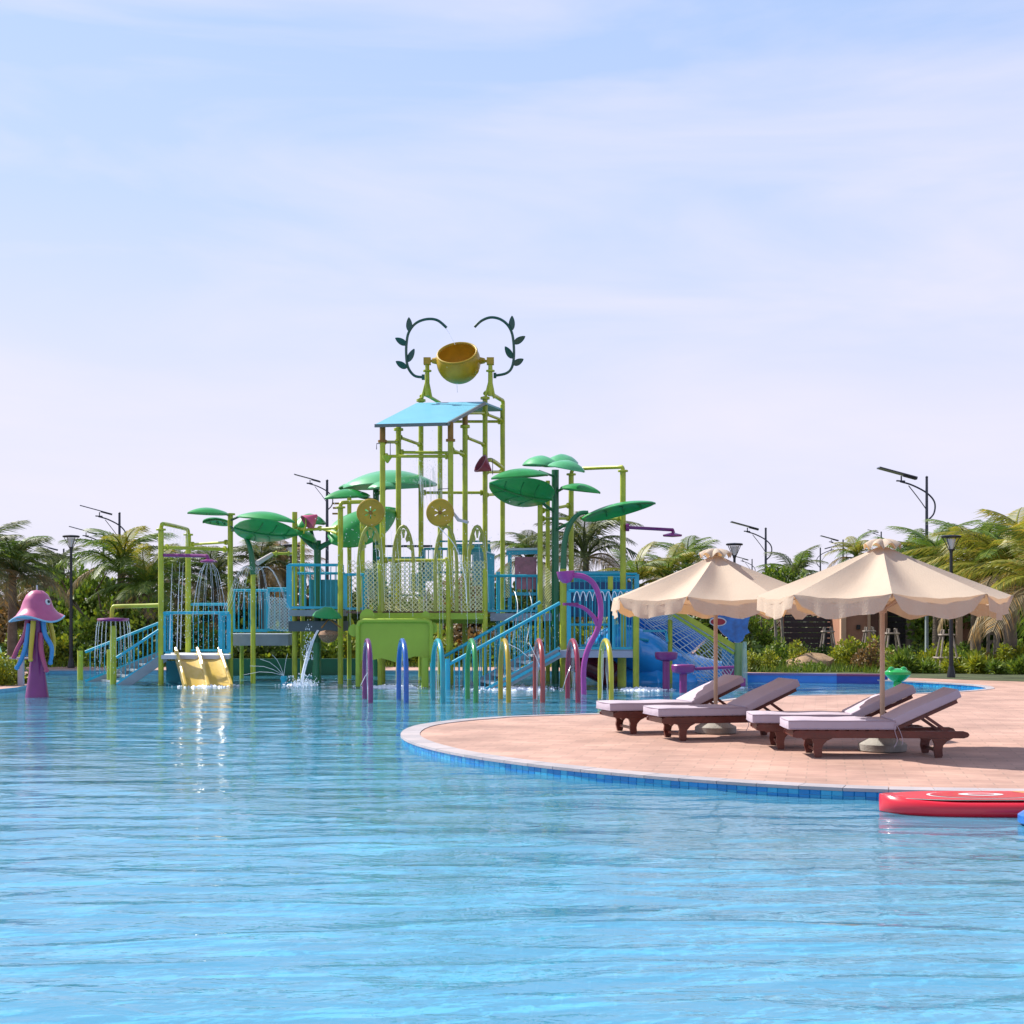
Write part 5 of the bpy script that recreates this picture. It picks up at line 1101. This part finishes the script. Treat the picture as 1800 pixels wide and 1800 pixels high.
# multi-stem pale trunks and stake supports on the right
def support(px, Y, label):
    c = Vector((X(px, Y), Y, .12)); t = thing('tree_support', label, 'tree support', c, 'wooden stake supports round palm trunks')
    for k in range(4):
        a = PI/4+k*PI/2; part('stake', MB().tube([c+Vector((.42*math.cos(a), .42*math.sin(a), 0)), c+Vector((.15*math.cos(a), .15*math.sin(a), 1.25))], .03, 7), STAKE, t)
    for z, r in ((.45, .36), (1.1, .22)):
        for k in range(4): a = PI/4+k*PI/2; b_ = a+PI/2; part('cross_bar', MB().tube([c+Vector((r*math.cos(a)*1.15, r*math.sin(a)*1.15, z)), c+Vector((r*math.cos(b_)*1.15, r*math.sin(b_)*1.15, z))], .025, 6), STAKE, t)
for px, Y, lb in ((1568, 45, 'stake support seen just right of the big parasol pole'), (1664, 42, 'stake support beside the right-hand path lamp'), (1455, 50, 'stake support left of the tan gateway'), (1528, 51, 'small stake support left of the big parasol pole')): support(px, Y, lb)
def leafball(seed, m, rx, ry, rz, n_, ls, spiky=0):
    rg = random.Random(seed); mb = MB(); cl_ = [(Vector((rg.gauss(0, .42)*rx, rg.gauss(0, .42)*ry, abs(rg.gauss(.35, .3))*rz)), rg.uniform(.25, .5)) for _ in range(16)]
    for _ in range(n_):
        c, r = rg.choice(cl_); d = Vector((rg.gauss(0, 1), rg.gauss(0, 1), rg.gauss(0, 1))).normalized(); p = c+Vector((d.x*r*rx, d.y*r*ry, d.z*r*rz))*rg.uniform(.5, 1)
        if p.z < 0: p.z = -p.z*.3
        l = ls*rg.uniform(.6, 1.3); ax_ = (d+Vector((rg.gauss(0, .6), rg.gauss(0, .6), rg.gauss(.3, .5)))).normalized(); sd = ax_.orthogonal().normalized(); sd = Matrix.Rotation(rg.uniform(0, 6.28), 3, ax_) @ sd
        w_ = l*(.3 if not spiky else .1); mb.add([p, p+ax_*l*.5+sd*w_, p+ax_*l, p+ax_*l*.5-sd*w_], [(0, 1, 2), (0, 2, 3)])
    return mb.mesh('foliage', m, False)
BUSH = [[leafball(s+10*k, FOL[k], .8, .7, .75, 1500, .15) for s in range(3)] for k in range(4)]
SPIKE = [leafball(90+s, FOL[2 if s else 1], .45, .45, .6, 700, .34, 1) for s in range(2)]
def bush(px, Y, size, k, label, group, name='shrub', sp=False, z=.12):
    b = Vector((X(px, Y), Y, z)); t = thing(name, label, 'shrub', b, group)
    rz = rnd.uniform(0, 6.28); me = SPIKE[rnd.randrange(2)] if sp else BUSH[k][rnd.randrange(3)]
    o = put('foliage', me, b, t, (0, 0, rz), (size*rnd.uniform(.85, 1.15), size*rnd.uniform(.85, 1.15), size*rnd.uniform(.85, 1.2)))
    return t
stemmesh = MB().tube([(0, 0, 0), (.03, 0, .4), (0, .02, .8)], [.05, .035, .02], 6).mesh('stem', BARK)
MARKS = [(-60, 'the left edge'), (10, 'the little bank'), (45, 'the jellyfish sprayer'), (90, 'the jellyfish cap'), (125, 'the left path lamp'), (165, 'the foot of the left stairs'), (205, 'the low purple disc'), (250, 'the top of the left stairs'), (290, 'the pipe loop post'), (345, 'the yellow slide'), (405, 'the post with the leaf fan'), (445, 'the curved green arm'),
    (490, 'the rope net bridge'), (530, 'the thick stream of water'), (575, 'the coconut spout'), (615, 'the posts left of the splash board'), (665, 'the left half of the splash board'), (725, 'the right half of the splash board'), (775, 'the turquoise hoop'), (830, 'the green hoop'), (885, 'the golden hoop'), (945, 'the brick red hoop'), (1000, 'the crimson hoop'), (1045, 'the magenta sprayer'),
    (1095, 'the wide lime post'), (1160, 'the taller purple stool'), (1215, 'the shorter purple stool'), (1262, 'the left parasol pole'), (1300, 'the fish panel'), (1346, 'the gap between the parasols'), (1395, 'the left end of the boulder'), (1425, 'the boulder'), (1460, 'the right end of the boulder'), (1490, 'the tan gateway pillar'), (1520, 'the small stake support'), (1550, 'the big parasol pole'), (1585, 'the frog sprayer'), (1629, 'the lantern post'), (1672, 'the right path lamp'), (1705, 'the right bungalow wing'), (1745, 'the pale thin trunks'), (1785, 'the stone wall'), (1830, 'the right edge')]
COLN = ['dark green', 'mid green', 'yellow-green', 'rust-tinged']
USED = set()
def spot(px, prep, head=''):
    for m in sorted(MARKS, key=lambda m: abs(m[0]-px))[:7]:
        if (head, m[1]) not in USED: break
    USED.add((head, m[1])); return prep+' '+m[1]
px = 1318
while px < 1812:
    Y = rnd.uniform(42.5, 44.8); k = rnd.choice((1, 1, 2, 2, 2, 3)); bush(px, Y, rnd.uniform(.42, .7), k, COLN[k]+' border shrub by the small pool, '+spot(px, 'near', COLN[k]+'b'), 'shrubs in the border behind the small pool'); px += rnd.uniform(15, 21)
for px in range(1330, 1810, 40):
    q = px+rnd.uniform(-8, 8); k = rnd.choice((0, 1, 2)); bush(q, rnd.uniform(46.5, 49), rnd.uniform(.6, .95), k, 'taller '+COLN[k]+' shrub at the border back, '+spot(q, 'behind', COLN[k]+'t'), 'taller shrubs at the back of the border')
for px in range(1585, 1840, 42):
    q = px+rnd.uniform(-5, 5); bush(q, rnd.uniform(40.6, 42), rnd.uniform(.5, .75), 2, 'spiky plant on the right deck edge, '+spot(q, 'near', 's'), 'spiky plants along the right deck edge', 'spiky_plant', True)
for px in range(-40, 300, 26):
    q = px+rnd.uniform(-8, 8); k = rnd.choice((1, 1, 2, 0)); bush(q, rnd.uniform(47, 49), rnd.uniform(.75, 1.1), k, COLN[k]+' hedge shrub on the far bank, '+spot(q, 'behind', COLN[k]+'l'), 'shrubs behind the left stairs')
for px, Yb_, lb in ((-22, 35, 'leafy plant on the little left bank, cut by the left edge'), (-4, 34.6, 'leafy yellow-green plant on the left bank beside the mint pole'), (10, 36, 'leafy plant on the left bank behind the mint pole'), (24, 35.6, 'rightmost leafy plant on the left bank, beside the pale bollard')): bush(px, Yb_, .6, 2 if px != 10 else 1, lb, 'plants on the left bank')
for px in range(310, 1320, 38):
    q = px+rnd.uniform(-8, 8); k = rnd.choice((0, 1, 1, 2, 3)); bush(q, rnd.uniform(47.5, 50), rnd.uniform(1.1, 1.6), k, COLN[k]+' shrub glimpsed '+spot(q, 'behind', COLN[k]+'p'), 'shrubs behind the play structure')
def crown_mesh(seed, m, n_=4200): return leafball(seed, m, 2.0, 1.8, 2.0, n_, .24)
CRN = [crown_mesh(200+i, FOL[k], 4200) for i, k in enumerate((0, 1, 1, 3, 0))]
def tree(px, ytop, Y, wd, label, k, group='broadleaf trees beyond the pool'):
    b = Vector((X(px, Y), Y, .1)); zt = Z(ytop, Y); H_ = zt-.1; t = thing('tree', label, 'tree', b, group); mb = MB(); mb.tube([b, b+Vector((.05, 0, H_*.35)), b+Vector((.0, .05, H_*.7))], [.13, .10, .05], 8)
    for q in range(6):
        a = q*1.05+.3*k; mb.tube(smoothpts([b+Vector((0, 0, H_*(.22+.06*q))), b+Vector((.4*wd*math.cos(a)*.6, .4*wd*math.sin(a)*.6, H_*(.4+.06*q))), b+Vector((.42*wd*math.cos(a), .42*wd*math.sin(a), H_*(.62+.05*q)))], 3), [.06, .055, .05, .04, .03, .025, .02], 6)
    part('trunk', mb, BARK, t); s = H_/3.4
    put('crown', CRN[k], b+Vector((0, 0, H_*.22)), t, (0, 0, rnd.uniform(0, 6.28)), (wd/4.2, wd/4.2, s*1.05))
for px, yt, Y, wd, k, lb in ((145, 985, 52, 3.6, 1, 'yellow-green broadleaf tree around the left path lamp'), (70, 1000, 55, 3.6, 3, 'greyish twiggy tree behind the jellyfish'), (185, 1015, 48.6, 3.0, 2, 'dense low tree left of the pipe loop'), (5, 1015, 56, 3.4, 0, 'dark tree at the left edge behind the palms'), (280, 1000, 60, 4.0, 0, 'dark tree behind the left pipe loop'),
        (345, 1005, 58, 4.2, 0, 'dark tree between the pipe loop and lime post'), (425, 1012, 60, 4.0, 4, 'dark tree behind the fine water arcs'), (485, 985, 64, 3.4, 3, 'brownish tree behind the net bridge'), (640, 1035, 60, 4, 4, 'low tree glimpsed through the left rope net'), (720, 1020, 60, 4, 0, 'dark tree glimpsed behind the middle of the rope net'), (820, 1000, 62, 4.4, 3, 'brownish tree glimpsed through the right of the rope net'),
        (905, 1000, 58, 3.4, 0, 'dark tree behind the pink-panelled doorway'), (985, 1010, 60, 4, 1, 'tree behind the tall green trunk'), (1080, 1020, 58, 4, 3, 'ochre tree behind the overhead pipe at right'), (1150, 1035, 58, 3.6, 1, 'tree behind the left edge of the left parasol'), (1235, 1040, 60, 4, 0, 'tree behind the left parasol canopy'), (1340, 1075, 52, 2.0, 1, 'slim shrub-like tree under the gap between parasols'),
        (1580, 1010, 56, 3.4, 0, 'tree behind the big parasol canopy'), (1690, 1000, 52, 3.6, 1, 'tree behind the right-hand path lamp'), (1790, 1010, 50, 3.8, 0, 'dark tree behind the palms at the right edge')): tree(px, yt, Y, wd, lb, k)
# far vegetation mass
fm = MB(); rg = random.Random(5)
for k in range(26000):
    x = rg.uniform(-40, 44); y = rg.uniform(62, 72); hmax = 2.1+.9*math.sin(x*.7)+.5*math.sin(x*2.1+1); z = rg.uniform(0, max(.8, hmax)); p = Vector((x, y, z)); l = .36; ax_ = Vector((rg.gauss(0, 1), rg.gauss(0, 1), rg.gauss(.4, 1))).normalized(); sd = ax_.orthogonal().normalized()*l*.3; fm.add([p, p+ax_*l*.5+sd, p+ax_*l, p+ax_*l*.5-sd], [(0, 1, 2, 3)])
me = fm.mesh('far_vegetation', FOL[0], False); o = bpy.data.objects.new('far_vegetation', me); C.objects.link(o); tag(o, 'dark mass of vegetation beyond everything on the horizon', 'vegetation', None, 'stuff')
# groundcover
gc = MB(); rg = random.Random(9)
for _ in range(30000):
    if rg.random() < .5: x = X(rg.uniform(1310, 1830), 43); y = rg.uniform(41.6 if x > 10 else 42.2, 47)
    else: x = rg.uniform(-20, 8); y = rg.uniform(46.2, 50)
    hh = rg.uniform(.08, .3)*(1.2 if rg.random() < .3 else .8); a = rg.uniform(0, 6.28); dx, dy = math.cos(a)*.015, math.sin(a)*.015; tx = rg.gauss(0, .07); ty = rg.gauss(0, .07); z = .145 if y < 47.4 else .1
    gc.add([(x-dx, y-dy, z), (x+dx, y+dy, z), (x+tx, y+ty, z+hh)], [(0, 1, 2)])
me = gc.mesh('grass', FOL[1], False); o = bpy.data.objects.new('grass', me); C.objects.link(o); tag(o, 'tufted grass and low groundcover in the borders', 'grass', None, 'stuff')
bed_px = [(1308, 1181), (1400, 1183), (1500, 1186), (1600, 1191), (1700, 1195), (1800, 1198), (1900, 1200)]
bp_ = [G(a, b, .15) for a, b in bed_px]; pb = MB(); pts_ = [(p.x, p.y, .151) for p in bp_]+[(25.9, 47.4, .151), (X(1308, 47.4), 47.4, .151)]; pb.add(pts_, [tuple(range(len(pts_)))]); structure('planting_bed', pb, SOIL)
# boulder
rb = MB().lathe([(.0001, -.3), (.6, -.2), (.72, .05), (.62, .3), (.35, .46), (.0001, .5)], (X(1425, 43.8), 43.8, .2), 18, f=lambda r, z, a: (r*(1+.12*math.sin(a*2+z*5)+.06*math.sin(a*5)), z*(1+.12*math.cos(a*3))*.85))
single('boulder', rb, mat('sandstone', (.46, .30, .17), .9, .25, 3, .8, 9), 'rounded tan boulder among the shrubs behind the small pool', 'boulder', (X(1425, 43.8), 43.8, .15))

# ------------------------------------------------------------------ bungalows behind
BW = mat('stucco_brown', (.50, .24, .15), .85, .15, 1.5, .2, 20); BT = mat('stucco_tan', (.80, .50, .32), .85, .1, 2); DF = mat('fence_grey', (.07, .065, .08), .7, .15, 2); THATCH = mat('thatch', (.24, .18, .12), .95, .5, 14, .8, 30)
def wallseg(par, x0, x1, Y, z0, z1, m, nm, d=.2): return part(nm, MB().box(((X(x0, Y)+X(x1, Y))/2, Y, (z0+z1)/2), (X(x1, Y)-X(x0, Y), d, z1-z0)), m, par, smooth=False)
for x0, x1, Y, lb in ((1318, 1378, 54, 'brown stucco bungalow wing seen between the parasols'), (1486, 1560, 52.5, 'brown stucco bungalow wing with tan door surround left of the big parasol pole'), (1690, 1752, 51, 'brown stucco bungalow wing under the right side of the big parasol')):
    t = thing('bungalow', lb, 'bungalow', (X((x0+x1)/2, Y), Y, .1), 'brown bungalows behind the pool'); wd = X(x1, Y)-X(x0, Y); xc = (X(x0, Y)+X(x1, Y))/2
    part('wall', MB().box((xc, Y+1.5, 1.35), (wd, 3.0, 2.5)), BW, t, smooth=False)
    part('corner_pillar', MB().box((xc-wd/2-.1, Y-.05, 1.3), (.18, .25, 2.4)), BT, t, smooth=False)
    part('door_surround', MB().box((xc+wd*.32, Y-.04, 1.1), (.10, .1, 2.0)).box((xc+wd*.05, Y-.04, 1.1), (.10, .1, 2.0)).box((xc+wd*.185, Y-.04, 2.15), (wd*.27+.1, .1, .1)), BT, t, smooth=False)
    part('door', MB().box((xc+wd*.185, Y-.01, 1.1), (wd*.2, .06, 1.95)), mat('door_brown', (.16, .06, .035), .6, .2, 4), t, smooth=False)
    part('wall_lamp', MB().box((xc-wd*.2, Y-.06, 1.35), (.12, .1, .16)), BLACK, t, smooth=False)
    part('roof', MB().prism([(-.4, 2.6), (wd+.2, 2.6), (wd*.7, 3.3), (wd*.2, 3.3)], (xc-wd/2-.1, Y-.35, 0), (1, 0, 0), (0, 0, 1), (0, 3.6, 0)), THATCH, t, smooth=False)
for x0, x1, Y, lb in ((1378, 1486, 55, 'dark grey boundary fence between the first two bungalows'), (1560, 1690, 53.5, 'dark grey boundary fence behind the stake supports')):
    t = thing('boundary_fence', lb, 'fence', (X((x0+x1)/2, Y), Y, .1), 'dark boundary fences'); n_ = 9
    for k in range(n_): part('board', MB().box(((X(x0, Y)+X(x1, Y))/2, Y, .22+k*.2), (X(x1, Y)-X(x0, Y), .05, .185)), DF, t, smooth=False)
    part('coping', MB().box(((X(x0, Y)+X(x1, Y))/2, Y, 2.08), (X(x1, Y)-X(x0, Y), .2, .14)), BT, t, smooth=False)
t = thing('stone_wall', 'layered brown stone wall at the right edge behind the palms', 'wall', (X(1785, 50), 50, .1))
for r_ in range(12):
    xx = X(1752, 50)+(.0 if r_ % 2 else -.25)
    while xx < X(1870, 50):
        wl = rnd.uniform(.35, .6); part('stone', MB().box((xx+wl/2, 50+rnd.uniform(-.02, .02), .2+r_*.165), (wl-.02, .25, .15)), mat('stone_%d' % rnd.randrange(3), rnd.choice(((.27, .20, .15), (.22, .165, .13), (.31, .24, .18))), .9, .2, 5, .5, 20), t, smooth=False); xx += wl
# pale multi-stem trunks
for px, Y, lb in ((1735, 47, 'left pair of pale thin trunks under the right end of the big parasol'), (1752, 46.5, 'right pair of pale thin trunks under the right end of the big parasol'), (1362, 50, 'slim pale trunk below the gap between the parasols')):
    b = Vector((X(px, Y), Y, .1)); t = thing('slim_tree', lb, 'tree', b, 'pale slim trunks')
    for dx in (0, .22): part('trunk', MB().tube(smoothpts([b+Vector((dx, 0, 0)), b+Vector((dx+.04, 0, 1)), b+Vector((dx-.02, 0, 2)), b+Vector((dx+.1, 0, 2.9))], 3), [.06, .058, .055, .052, .05, .048, .045, .042, .04, .035], 8), BARKL, t)
    put('crown', BUSH[1][0], b+Vector((.1, 0, 2.5)), t, None, (1.0, 1.0, 1.0))
t = thing('lamp_pillar', 'short grey-green lantern post among the shrubs right of the big parasol pole', 'lamp post', (X(1629, 46), 46, .1))
part('pole', MB().lathe([(.12, .1), (.12, .4), (.06, .5), (.05, 3.2)], (X(1629, 46), 46, 0), 12), mat('pole_grey_green', (.28, .34, .33), .5), t)
